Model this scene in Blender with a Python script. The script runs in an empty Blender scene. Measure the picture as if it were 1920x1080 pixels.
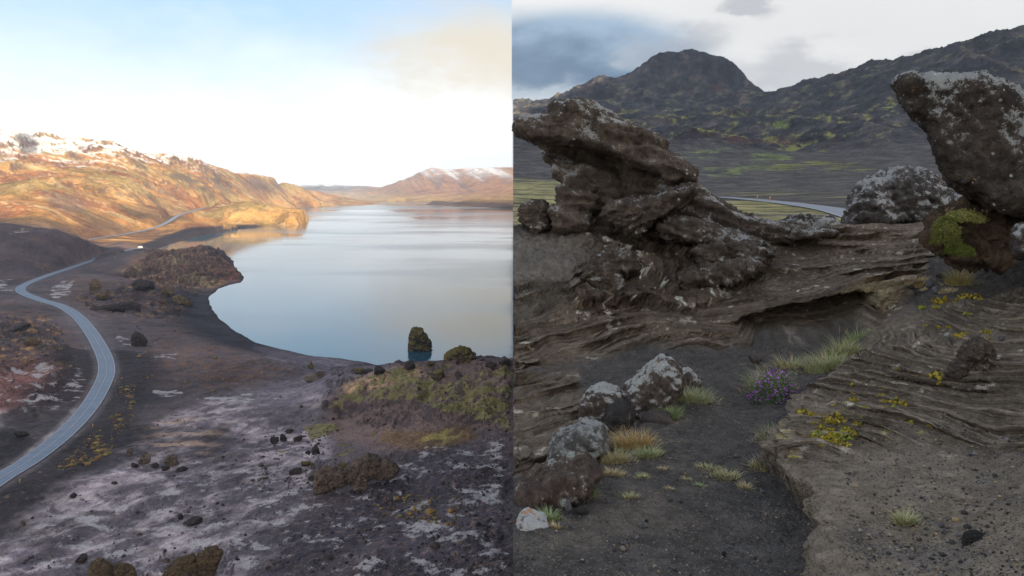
import bpy, math, random
import numpy as np

# ------------------------------------------------------------------ camera, sky, sun, exposure
S = bpy.context.scene
COL = S.collection
F, YH, XC = 1400.0, 345.0, 960.0          # focal length in photo pixels, horizon row, centre column
cam = bpy.data.objects.new('camera', bpy.data.cameras.new('camera'))
COL.objects.link(cam)
cam.location = (0, 0, 0)
cam.rotation_euler = (math.radians(90), 0, 0)
cam.data.sensor_width = 36.0
cam.data.lens = 36.0 * F / 1920.0
cam.data.shift_y = (YH - 540.0) / 1920.0
cam.data.clip_start = 0.1
cam.data.clip_end = 60000
S.camera = cam

SUN_EL, SUN_AZ = math.radians(23), math.radians(140)      # low sun behind the camera, to the right
sun = bpy.data.objects.new('sun', bpy.data.lights.new('sun', 'SUN'))
COL.objects.link(sun)
sun.data.energy = 5.0
sun.data.angle = math.radians(0.6)
sun.data.color = (1.0, 0.86, 0.66)
# azimuth measured from +Y clockwise: where the sun stands
sx, sy, sz = math.sin(SUN_AZ)*math.cos(SUN_EL), math.cos(SUN_AZ)*math.cos(SUN_EL), math.sin(SUN_EL)
import mathutils
sun.rotation_euler = mathutils.Vector((sx, sy, sz)).to_track_quat('Z', 'Y').to_euler()

S.view_settings.view_transform = 'Standard'
S.view_settings.look = 'None'
S.view_settings.exposure = 1.05
S.view_settings.gamma = 1.0
S.render.engine = 'CYCLES'
S.cycles.max_bounces = 6
S.cycles.diffuse_bounces = 4
S.cycles.glossy_bounces = 3
S.cycles.transmission_bounces = 3
S.cycles.volume_bounces = 0
S.cycles.transparent_max_bounces = 8

class NT:
    """tiny node-tree helper"""
    def __init__(s, tree):
        s.t = tree; s.n = tree.nodes; s.l = tree.links
    def new(s, kind, **kw):
        nd = s.n.new(kind)
        for k, v in kw.items(): setattr(nd, k, v)
        return nd
    def put(s, sock, v):
        if hasattr(v, 'is_output'): s.l.new(v, sock)
        elif v is not None:
            if hasattr(sock.default_value, '__len__') and not hasattr(v, '__len__'): v = (v,)*len(sock.default_value)
            if hasattr(sock.default_value, '__len__') and len(sock.default_value) == 4 and len(v) == 3: v = (*v, 1)
            sock.default_value = v
    def math(s, op, a, b=None, c=None, clamp=False):
        nd = s.new('ShaderNodeMath', operation=op, use_clamp=clamp)
        for i, v in enumerate((a, b, c)):
            if v is not None: s.put(nd.inputs[i], v)
        return nd.outputs[0]
    def vmath(s, op, a, b=None):
        nd = s.new('ShaderNodeVectorMath', operation=op)
        s.put(nd.inputs[0], a)
        if b is not None: s.put(nd.inputs[1], b)
        return nd.outputs[0]
    def mix(s, fac, a, b, mode='MIX'):
        nd = s.new('ShaderNodeMix', data_type='RGBA', blend_type=mode)
        s.put(nd.inputs[0], fac); s.put(nd.inputs[6], a); s.put(nd.inputs[7], b)
        return nd.outputs[2]
    def noise(s, vec, scale, detail=4, rough=.55, dist=0.0, dims='3D'):
        nd = s.new('ShaderNodeTexNoise', noise_dimensions=dims)
        if vec is not None: s.l.new(vec, nd.inputs['Vector'])
        nd.inputs['Scale'].default_value = scale; nd.inputs['Detail'].default_value = detail
        nd.inputs['Roughness'].default_value = rough; nd.inputs['Distortion'].default_value = dist
        return nd.outputs['Fac']
    def voro(s, vec, scale, feature='F1', out='Distance', rnd=1.0):
        nd = s.new('ShaderNodeTexVoronoi', feature=feature)
        if vec is not None: s.l.new(vec, nd.inputs['Vector'])
        nd.inputs['Scale'].default_value = scale; nd.inputs['Randomness'].default_value = rnd
        return nd.outputs[out]
    def step(s, v, a, b, c=0.0, d=1.0):
        nd = s.new('ShaderNodeMapRange', interpolation_type='SMOOTHSTEP')
        s.put(nd.inputs[0], v); s.put(nd.inputs[1], a); s.put(nd.inputs[2], b); s.put(nd.inputs[3], c); s.put(nd.inputs[4], d)
        return nd.outputs[0]
    def gauss(s, x, y, x0, y0, rx, ry, p=2.0):
        a = s.math('DIVIDE', s.math('SUBTRACT', x, x0), rx); b = s.math('DIVIDE', s.math('SUBTRACT', y, y0), ry)
        r2 = s.math('ADD', s.math('MULTIPLY', a, a), s.math('MULTIPLY', b, b))
        return s.math('POWER', 2.718, s.math('MULTIPLY', r2, -1.0))

def srgb(r, g, b):
    f = lambda c: (c/255/12.92) if c/255 <= .04045 else ((c/255+.055)/1.055)**2.4
    return (f(r), f(g), f(b))

# ---- sky: physical sky with banks of cloud placed by azimuth and elevation (degrees)
world = bpy.data.worlds.new('World'); S.world = world; world.use_nodes = True
w = NT(world.node_tree); w.n.clear()
tc = w.new('ShaderNodeTexCoord').outputs['Generated']
sep = w.new('ShaderNodeSeparateXYZ'); w.l.new(tc, sep.inputs[0])
X, Y, Z = sep.outputs
AZ = w.math('MULTIPLY', w.math('ARCTAN2', X, Y), 57.2958)
EL = w.math('MULTIPLY', w.math('ARCSINE', Z), 57.2958)
sky = w.new('ShaderNodeTexSky', sky_type='NISHITA', sun_disc=False)
sky.sun_elevation = SUN_EL; sky.sun_rotation = SUN_AZ
sky.air_density = 1.0; sky.dust_density = 1.5; sky.ozone_density = 1.5
skyc = w.mix(1.0, sky.outputs[0], (0.10, 0.10, 0.10), 'MULTIPLY')
cv = w.new('ShaderNodeCombineXYZ'); w.l.new(AZ, cv.inputs[0]); w.l.new(w.math('MULTIPLY', EL, 2.2), cv.inputs[1])
wob = w.noise(cv.outputs[0], .16, 6, .6)
wob2 = w.noise(cv.outputs[0], .05, 5, .55)
wv = w.math('SUBTRACT', wob, .5); wv2 = w.math('SUBTRACT', wob2, .5)
azw = w.math('ADD', AZ, w.math('MULTIPLY', wv, 9.0)); elw = w.math('ADD', EL, w.math('MULTIPLY', wv2, 9.0))
elw = w.math('ADD', elw, w.math('MULTIPLY', wv, 3.5))
# lake side: white veil thinning to pale blue with height
veil = w.step(w.math('ADD', elw, w.math('MULTIPLY', AZ, -.06)), 3.0, 14.5, 1.0, .22)
lc = w.mix(veil, w.mix(.45, skyc, srgb(106, 152, 190)), (.72, .715, .70))
cream = w.step(w.math('ADD', w.gauss(azw, elw, -2.0, 9.8, 8.5, 4.0), w.math('MULTIPLY', wv, .9)), .0, 1.05)
lc = w.mix(w.math('MULTIPLY', cream, .85), lc, srgb(186, 175, 155))
bluet = w.step(w.gauss(azw, elw, -21, 15.0, 12, 5.0), .1, .9)
lc = w.mix(w.math('MULTIPLY', bluet, .85), lc, srgb(140, 174, 197))
grey = w.step(w.gauss(azw, elw, -18, 4.4, 5.0, .7), .2, .9)
lc = w.mix(w.math('MULTIPLY', grey, .35), lc, srgb(186, 189, 188))
# lava-field side: bright overcast with a blue-grey bank
rc = w.mix(w.step(wob2, .35, .65), (.475, .475, .475), (.50, .50, .498))
bank = w.step(w.math('ADD', w.gauss(azw, w.math('SUBTRACT', EL, w.math('MULTIPLY', wv, -2.5)), 4.2, 9.6, 11.5, 4.0), w.math('MULTIPLY', wv, .5)), .30, .66)
tone = w.step(w.math('ADD', w.math('ADD', EL, w.math('MULTIPLY', w.math('SUBTRACT', AZ, 6), .12)), w.math('ADD', w.math('MULTIPLY', wv, 9.0), w.math('MULTIPLY', wv2, 7.0))), 8.0, 13.0)
bankc = w.mix(tone, srgb(75, 97, 118), srgb(124, 143, 161))
rc = w.mix(bank, rc, bankc)
low = w.step(w.gauss(azw, elw, 2.0, 6.6, 9.0, 1.3), .15, .8)
rc = w.mix(w.math('MULTIPLY', low, .75), rc, srgb(150, 159, 167))
for (a, e, ra, re, k) in ((18.0, 12.2, 2.4, 1.1, .8), (21.2, 8.6, 3.6, 1.3, .65), (16.0, 7.6, 4.6, 1.7, .55), (12.0, 10.4, 4.2, 1.3, .5), (29.5, 7.6, 2.4, .8, .5), (24.5, 7.2, 3.0, .9, .45)):
    g = w.step(w.math('ADD', w.gauss(azw, elw, a, e, ra, re), w.math('MULTIPLY', wv, .4)), .25, .75)
    rc = w.mix(w.math('MULTIPLY', g, k), rc, srgb(146, 148, 152))
side = w.step(AZ, -.06, .02)
front = w.mix(side, lc, rc)
back = w.mix(w.step(EL, 2, 45), (.74, .74, .73), w.mix(.5, skyc, (.52, .58, .66)))
fr = w.step(w.math('ABSOLUTE', AZ), 42, 62)
final = w.mix(fr, front, back)
final = w.mix(w.step(EL, 24, 48), final, back)
final = w.mix(w.step(EL, -3.0, -1.3), (.10, .09, .085), final)
bg = w.new('ShaderNodeBackground'); w.l.new(final, bg.inputs[0]); bg.inputs[1].default_value = .90
wo = w.new('ShaderNodeOutputWorld'); w.l.new(bg.outputs[0], wo.inputs[0])

# ------------------------------------------------------------------ numeric helpers
rng = np.random.default_rng(7)
_G = rng.normal(size=(4096, 3)); _G /= np.linalg.norm(_G, axis=1)[:, None]
_A = rng.uniform(0, 2*np.pi, 4096); _G2 = np.stack([np.cos(_A), np.sin(_A)], 1)
def _hash(*a):
    h = np.zeros(a[0].shape, np.uint32)
    for v, k in zip(a, (374761393, 668265263, 2147483647, 1274126177)):
        h ^= (v.astype(np.int64) & 0xffffffff).astype(np.uint32) * np.uint32(k)
        h = (h ^ (h >> np.uint32(15))) * np.uint32(2246822519)
    h ^= h >> np.uint32(13)
    return (h & np.uint32(4095)).astype(np.int32)
def _f(t): return t*t*t*(t*(t*6-15)+10)
def pn2(x, y, seed=0):
    xi = np.floor(x); yi = np.floor(y); fx = x-xi; fy = y-yi
    s = np.full(x.shape, seed, np.int64); out = []
    for dy in (0, 1):
        for dx in (0, 1):
            g = _G2[_hash(xi+dx, yi+dy, s)]
            out.append(g[..., 0]*(fx-dx)+g[..., 1]*(fy-dy))
    u = _f(fx); v = _f(fy)
    a = out[0]+(out[1]-out[0])*u; b = out[2]+(out[3]-out[2])*u
    return (a+(b-a)*v)*1.5
def pn3(p, seed=0):
    pi = np.floor(p); f = p-pi; u = _f(f)
    s = np.full(p.shape[:-1], seed, np.int64); r = []
    for dz in (0, 1):
        for dy in (0, 1):
            for dx in (0, 1):
                g = _G[_hash(pi[..., 0]+dx, pi[..., 1]+dy, pi[..., 2]+dz, s)]
                r.append(g[..., 0]*(f[..., 0]-dx)+g[..., 1]*(f[..., 1]-dy)+g[..., 2]*(f[..., 2]-dz))
    a = [r[i]+(r[i+1]-r[i])*u[..., 0] for i in (0, 2, 4, 6)]
    b = [a[i]+(a[i+1]-a[i])*u[..., 1] for i in (0, 2)]
    return (b[0]+(b[1]-b[0])*u[..., 2])*1.5
def fbm2(x, y, wl, octs, gain=.5, seed=0, spacing=None, ridged=False):
    """noise of longest wavelength wl; octaves finer than the mesh are faded out"""
    o = np.zeros(x.shape); a = 1.0
    for k in range(octs):
        n = pn2(x/wl+13.7*k, y/wl-7.1*k, seed+k)
        if ridged: n = 1-2*np.abs(n)
        if spacing is not None: n = n*np.clip(wl/(2.2*spacing)-.6, 0, 1)
        o += a*n; a *= gain; wl *= .5
    return o-(.42*(1-gain**octs)/(1-gain) if ridged else 0)
def fbm3(p, wl, octs, gain=.5, seed=0, ridged=False):
    o = np.zeros(p.shape[:-1]); a = 1.0
    for k in range(octs):
        n = pn3(p/wl+5.3*k, seed+k)
        if ridged: n = 1-2*np.abs(n)
        o += a*n; a *= gain; wl *= .5
    return o
def ss(x, a, b):
    t = np.clip((x-a)/(b-a), 0, 1); return t*t*(3-2*t)
def lerp(a, b, t): return a+(b-a)*t
def at(px, py, d): return ((px-XC)/F*d, d, (YH-py)/F*d)      # photo pixel at a given depth -> point in the place
def seg_dist(x, y, P, closed=False):
    """distance to a polyline, and the parameter (index + fraction) of the nearest point"""
    P = np.asarray(P, float); n = len(P); best = np.full(x.shape, 1e18); par = np.zeros(x.shape)
    for i in range(n if closed else n-1):
        ax, ay = P[i][:2]; bx, by = P[(i+1) % n][:2]
        dx, dy = bx-ax, by-ay; L = dx*dx+dy*dy+1e-12
        t = np.clip(((x-ax)*dx+(y-ay)*dy)/L, 0, 1)
        d = (x-ax-t*dx)**2+(y-ay-t*dy)**2
        m = d < best; best = np.where(m, d, best); par = np.where(m, i+t, par)
    return np.sqrt(best), par
def inside(x, y, P):
    P = np.asarray(P, float); c = np.zeros(x.shape, bool); n = len(P)
    for i in range(n):
        ax, ay = P[i][:2]; bx, by = P[(i+1) % n][:2]
        if ay == by: continue
        c ^= ((ay > y) != (by > y)) & (x < (bx-ax)*(y-ay)/(by-ay)+ax)
    return c
def sdf(x, y, P):
    d, _ = seg_dist(x, y, P, True); return np.where(inside(x, y, P), d, -d)   # positive inside
def rbf(pts, c=.02, lam=1e-4):
    """pts rows (u, logd, z) -> function of (u, logd)"""
    pts = np.asarray(pts, float); A = pts[:, :2]*np.array([1.6, 1.0]); z = pts[:, 2]; n = len(A)
    D = np.sqrt(((A[:, None]-A[None])**2).sum(-1)+c*c)
    M = np.zeros((n+3, n+3)); M[:n, :n] = D-lam*np.eye(n); M[:n, n] = 1; M[:n, n+1:] = A; M[n:, :n] = M[:n, n:].T
    sol = np.linalg.solve(M, np.r_[z, 0, 0, 0])
    def f(u, v):
        sh = u.shape; u = u.ravel()*1.6; v = v.ravel(); o = np.empty(len(u))
        for i in range(0, len(u), 60000):
            a = u[i:i+60000, None]; b = v[i:i+60000, None]
            D = np.sqrt((a-A[:, 0])**2+(b-A[:, 1])**2+c*c)
            o[i:i+60000] = D@sol[:n]+sol[n]+sol[n+1]*a[:, 0]+sol[n+2]*b[:, 0]
        return o.reshape(sh)
    return f
def coarse(fn, U, V, nu=160, nv=220):
    """evaluate fn on a coarse grid and interpolate to the regular grid U x V (1-D axes)"""
    u = np.linspace(U[0], U[-1], nu); v = np.linspace(V[0], V[-1], nv)
    g = fn(*np.meshgrid(u, v)); fu = (U-u[0])/(u[1]-u[0]); fv = (V-v[0])/(v[1]-v[0])
    iu = np.clip(fu.astype(int), 0, nu-2); iv = np.clip(fv.astype(int), 0, nv-2); tu = fu-iu; tv = (fv-iv)[:, None]
    g0 = g[iv][:, iu]*(1-tu)+g[iv][:, iu+1]*tu; g1 = g[iv+1][:, iu]*(1-tu)+g[iv+1][:, iu+1]*tu
    return g0*(1-tv)+g1*tv
def catmull(P, n=12):
    P = np.asarray(P, float); Q = np.vstack([2*P[0]-P[1], P, 2*P[-1]-P[-2]]); out = []
    for i in range(1, len(Q)-2):
        for t in np.linspace(0, 1, n, endpoint=False):
            a, b, c, d = Q[i-1:i+3]
            out.append(.5*((2*b)+(-a+c)*t+(2*a-5*b+4*c-d)*t*t+(-a+3*b-3*c+d)*t**3))
    out.append(P[-1]); return np.array(out)

# ------------------------------------------------------------------ object helpers
def mesh_np(name, verts, faces, smooth=True):
    """faces: (n,4) or (n,3) int array"""
    me = bpy.data.meshes.new(name); verts = np.ascontiguousarray(verts, np.float32).reshape(-1, 3)
    faces = np.ascontiguousarray(faces, np.int32); k = faces.shape[1]; nf = len(faces)
    me.vertices.add(len(verts)); me.vertices.foreach_set('co', verts.ravel())
    me.loops.add(nf*k); me.loops.foreach_set('vertex_index', faces.ravel())
    me.polygons.add(nf); me.polygons.foreach_set('loop_start', np.arange(0, nf*k, k, dtype=np.int32))
    me.update(calc_edges=True); me.validate()
    me.polygons.foreach_set('use_smooth', np.full(len(me.polygons), smooth, bool))
    return me
def add_attr(me, name, arr):
    arr = np.asarray(arr, np.float32)
    if arr.ndim == 1:
        a = me.attributes.new(name, 'FLOAT', 'POINT'); a.data.foreach_set('value', arr)
    else:
        a = me.attributes.new(name, 'FLOAT_COLOR', 'POINT')
        a.data.foreach_set('color', np.c_[arr, np.ones(len(arr))].astype(np.float32).ravel())
def link(name, me, mat=None, parent=None, kind=None, label=None, cat=None, group=None, loc=None):
    o = bpy.data.objects.new(name, me); COL.objects.link(o)
    if mat is not None and me is not None and not len(me.materials): me.materials.append(mat)
    if parent is not None: o.parent = parent
    if loc is not None: o.location = loc
    tag(o, label, cat, group, kind); return o
def tag(o, label=None, cat=None, group=None, kind=None):
    if label: o['label'] = label
    if cat: o['category'] = cat
    if group: o['group'] = group
    if kind: o['kind'] = kind
    return o
def grid_faces(nr, nc):
    i = np.arange(nr*nc).reshape(nr, nc)
    return np.stack([i[:-1, :-1], i[:-1, 1:], i[1:, 1:], i[1:, :-1]], -1).reshape(-1, 4)
def project(x, y, z): return XC+F*x/y, YH-F*z/y
def new_mat(name):
    m = bpy.data.materials.new(name); m.use_nodes = True; t = NT(m.node_tree); t.n.clear()
    b = t.new('ShaderNodeBsdfPrincipled'); o = t.new('ShaderNodeOutputMaterial'); t.l.new(b.outputs[0], o.inputs[0])
    b.inputs['Roughness'].default_value = .9; b.inputs['Specular IOR Level'].default_value = .15
    return m, t, b
def bump(t, b, h, strength, dist):
    nd = t.new('ShaderNodeBump'); nd.inputs['Strength'].default_value = strength; nd.inputs['Distance'].default_value = dist
    t.put(nd.inputs['Height'], h); t.l.new(nd.outputs[0], b.inputs['Normal'])
def pos(t): return t.new('ShaderNodeNewGeometry').outputs['Position']
def obco(t): return t.new('ShaderNodeTexCoord').outputs['Object']

# ------------------------------------------------------------------ the lake valley (x < 0), about 100 m below the camera
LZ = -100.0
def dz(py, z): return -z*F/(py-YH)
def CP(px, py, z): d = dz(py, z); return ((px-XC)/F, math.log(d), z)          # control point on the ground at height z
def CD(px, py, d): return ((px-XC)/F, math.log(d), (YH-py)/F*d)               # control point at depth d
def HID(px, d, z): return ((px-XC)/F, math.log(d), z)
def W(px, py, z=LZ): d = dz(py, z); return ((px-XC)/F*d, d)
L = []
L += [HID(p, 70, -88+p*.012) for p in (-250, 0, 300, 600, 960)]
L += [CP(-200, 1080, -87), CP(0, 1080, -87), CP(300, 1080, -85), CP(480, 1080, -82), CP(700, 1080, -78.5), CP(960, 1080, -75)]
L += [CP(0, 970, -89), CP(150, 985, -88.5), CP(300, 950, -88.5), CP(450, 970, -86.5), CP(600, 960, -84), CP(780, 960, -80), CP(960, 950, -76.5)]
L += [CP(240, 870, -89), CP(350, 850, -89), CP(480, 850, -88.5), CP(600, 870, -86.5), CP(700, 880, -83.5), CP(830, 850, -81), CP(960, 850, -77.5)]
L += [CP(350, 770, -89.5), CP(480, 770, -89.5), CP(560, 790, -88.5), CP(300, 800, -89.5)]
L += [CP(600, 768, -86), CP(650, 712, -82), CP(690, 700, -80), CP(740, 697, -78.5), CP(800, 690, -77), CP(860, 688, -75), CP(950, 680, -73), CP(1000, 682, -73)]
L += [CP(640, 770, -86), CP(720, 750, -81.5), CP(800, 755, -79.5), CP(900, 760, -76), CP(690, 800, -86), CP(780, 815, -84), CP(880, 815, -80), CP(950, 800, -77)]
L += [HID(p, 365, z) for p, z in ((640, -90), (720, -89), (820, -87), (960, -86))]
L += [HID(p, 430, -101) for p in (680, 760, 860, 1000)]
L += [CP(630, 700, -96), CP(600, 690, -97), CP(570, 720, -92.5), CP(520, 750, -90), CP(480, 650, -98.5)]
L += [CP(545, 693, -92), CP(510, 676, -90.5), CP(440, 668, -91), CP(440, 700, -90), CP(380, 640, -91), CP(330, 625, -91.5), CP(360, 700, -89.5), CP(300, 690, -89.5), CP(270, 640, -90.5), CP(300, 740, -89.5)]
L += [CP(400, 620, -96.5), CP(370, 580, -97), CP(360, 560, -96)]
L += [CP(-120, 760, -84), CP(0, 720, -84), CP(90, 690, -85), CP(130, 730, -86.5), CP(60, 790, -87), CP(-60, 800, -86), CP(0, 850, -85.5)]
L += [CP(0, 600, -84), CP(60, 600, -85.5), CP(100, 620, -87.5), CP(-120, 600, -82), CP(0, 560, -88), CP(-100, 545, -86)]
L += [CP(260, 600, -91), CP(200, 570, -91), CP(300, 560, -91.5), CP(340, 545, -92.5), CP(150, 545, -90.5), CP(230, 540, -90), CP(280, 545, -89.5), CP(120, 530, -90), CP(180, 515, -90.5)]
L += [CD(-160, 405, 900), CD(0, 418, 900), CD(50, 422, 900), CD(100, 430, 890), CD(150, 447, 900), CD(195, 462, 960), CD(100, 505, 775), CD(0, 520, 720), CD(60, 470, 820), CD(0, 470, 800), CD(-150, 480, 780), CD(150, 485, 850)]
L += [HID(p, 1130, z) for p, z in ((-100, -80), (0, -84), (60, -88), (120, -92), (180, -95))]
L += [CD(215, 456, 1120), CD(235, 452, 1130), CD(255, 462, 1120), HID(225, 1230, -96)]
L += [CD(230, 497, 830), CD(290, 487, 840), CD(330, 474, 900), CD(372, 461, 925), CD(400, 469, 905), CD(412, 488, 880), CD(432, 500, 850), CD(446, 509, 830), CD(300, 505, 800), CD(350, 510, 775), CD(390, 520, 765), CD(330, 530, 740), CD(390, 537, 722), CD(250, 520, 770)]
L += [HID(p, 1010, -93) for p in (300, 350, 390)]
# main mountain on the left
L += [CP(180, 448, -94), CP(260, 436, -94), CP(330, 425, -96), CP(300, 445, -97.5), CP(400, 424, -97.5)]
L += [CD(330, 405, 1640), CD(360, 396, 1780), CD(385, 389, 1900), CD(300, 420, 1500), CD(420, 391, 1820), CD(480, 393, 1830), CD(540, 393, 1930), CD(568, 396, 1960), CD(560, 394, 2150), CD(470, 392, 2050), HID(520, 2500, -90), HID(555, 2600, -97)]
L += [CD(440, 391.5, 1800), CD(500, 392.5, 1850), CD(540, 393, 1900), CD(562, 394.5, 1930), CD(572, 398, 1948), CD(520, 392.3, 2000)]
L += [CP(500, 421, -98), CP(440, 424, -98), CP(470, 412, -78), CP(560, 412, -84)]
SKL = []
for px, py, d in ((-250, 215, 1900), (-120, 235, 1900), (0, 252, 1900), (40, 247, 1900), (62, 265, 1900), (78, 259, 1900), (108, 272, 1960), (130, 270, 2000), (160, 266, 2000), (213, 269, 2000), (240, 289, 2050), (262, 292, 2100), (300, 294, 2150), (330, 302, 2250), (345, 300, 2250), (375, 312, 2350), (420, 321, 2500), (470, 326, 2750), (520, 338, 3150), (560, 350, 3550), (600, 361, 3850), (650, 371, 4050), (700, 378, 4150)):
    SKL.append((px, py, d))
SKL = np.array(SKL)
for px in range(-240, 701, 18):
    py = np.interp(px, SKL[:, 0], SKL[:, 1]); d = np.interp(px, SKL[:, 0], SKL[:, 2]); L.append(CD(px, py, d)); L.append(HID(px, d*1.12, (YH-py)/F*d-25-d*.012))
for px, py, d in ((0, 300, 1650), (60, 310, 1660), (120, 310, 1720), (190, 312, 1780), (260, 325, 1850), (330, 333, 1950), (400, 345, 2150), (0, 350, 1430), (80, 355, 1450), (160, 360, 1530), (240, 370, 1620), (330, 372, 1850), (420, 370, 2150), (480, 368, 2500), (540, 376, 3150), (0, 395, 1260), (80, 405, 1260), (160, 420, 1330), (240, 405, 1480), (-150, 300, 1600), (-150, 380, 1250), (600, 378, 3600), (545, 387, 3080), (470, 388, 2250), (625, 383.5, 3500), (510, 384, 2700)):
    L.append(CD(px, py, d))
# far valley and hills
L += [HID(p, 3650, -98) for p in (680, 740, 800, 860)]
L += [HID(p, 3950, -102.5) for p in (725, 770, 810)] + [HID(p, 4250, -102) for p in (735, 790)]
L += [CD(680, 377, 4300), CD(640, 374, 4200)]
L += [CD(820, 377, 3700), CD(870, 376, 3600), CD(910, 375.5, 3500), CD(960, 376.5, 3350), HID(820, 3620, -98), HID(960, 3120, -98), HID(900, 3300, -98)]
L += [HID(p, 4000, -90) for p in (850, 900, 970)]
for px, py, d in ((690, 371, 5200), (720, 357, 5300), (750, 341, 5400), (780, 326, 5500), (797, 318.5, 5500), (830, 318, 5500), (862, 317.5, 5500), (900, 316.5, 5400), (960, 315, 5300), (1010, 314, 5300), (800, 350, 5000), (860, 350, 4900), (960, 345, 4700), (760, 366, 4700), (850, 370, 4450), (960, 366, 4300), (720, 374, 4550)):
    L.append(CD(px, py, d))
L += [HID(p, 6200, 80) for p in (800, 880, 1000)] + [HID(700, 6000, -60)]
for px, py, d in ((565, 349, 6500), (590, 347, 6500), (615, 345, 6500), (640, 350, 6500), (660, 355, 6500), (680, 350, 6700), (700, 351, 6700), (720, 352, 6800), (520, 352, 6500), (600, 360, 5500), (650, 364, 5300), (500, 360, 4500)):
    L.append(CD(px, py, d))
L += [HID(p, 9500, -150) for p in (-200, 200, 500, 700, 960)] + [HID(-200, 3500, 60), HID(100, 3500, 40), HID(300, 3800, 0)]
hL = rbf(L)

lake_px = [(1010, 720), (900, 716), (800, 705), (740, 692), (690, 680), (640, 672), (590, 668), (530, 655), (480, 642), (440, 620), (410, 596), (394, 572), (391, 562), (396, 553), (410, 541), (430, 534), (450, 530), (457.5, 524), (456, 517), (447, 508), (440, 499), (436, 488), (428, 480), (410, 477), (380, 474), (350, 472), (318, 470), (292, 467.5), (310, 461), (330, 455), (370, 444), (420, 434), (460, 428), (490, 425), (520, 424), (555, 422), (576, 417.5), (579, 414), (576, 408), (568, 399), (556, 391.5), (585, 388.5), (620, 386.5), (700, 384.3), (790, 384.3), (812, 385), (850, 386.2), (900, 388.2), (960, 391.5), (1010, 394)]
LAKE = np.array([W(a, b) for a, b in lake_px])
LAKE2 = np.array([W(a, b) for a, b in ((700, 383.6), (790, 383.6), (800, 383), (812, 381), (800, 378.6), (760, 377), (732, 377), (722, 379), (712, 381), (700, 383))])

road_pts = [(-140, 985, -88), (-60, 938, -87.3), (0, 897, -87), (60, 860, -87), (120, 813, -87.2), (165, 765, -87.6), (193, 718, -88), (200, 690, -88.3), (192, 660, -88.6), (170, 622, -89), (145, 593, -89.4), (115, 574, -89.8), (75, 562, -90), (47, 551, -90.2), (38, 543, -90.4), (48, 533, -90.6), (85, 518, -91), (130, 503, -91.5), (180, 486, -92.3), (218, 475, -93), (243, 468, -93.5), (262, 464.5, -93.8)]
ROAD = catmull([(*W(a, b, z), z) for a, b, z in road_pts], 14)
road2_pts = [CD(150, 452, 1250), CD(180, 447, 1290), CD(240, 438, 1380), CD(290, 427, 1480), CD(315, 416, 1560), CD(335, 404, 1650), CD(360, 396, 1780), CD(384, 389.5, 1900), CD(402, 388, 2000)]
ROAD2 = catmull([(u*math.exp(l), math.exp(l), z) for u, l, z in road2_pts], 12)

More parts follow.
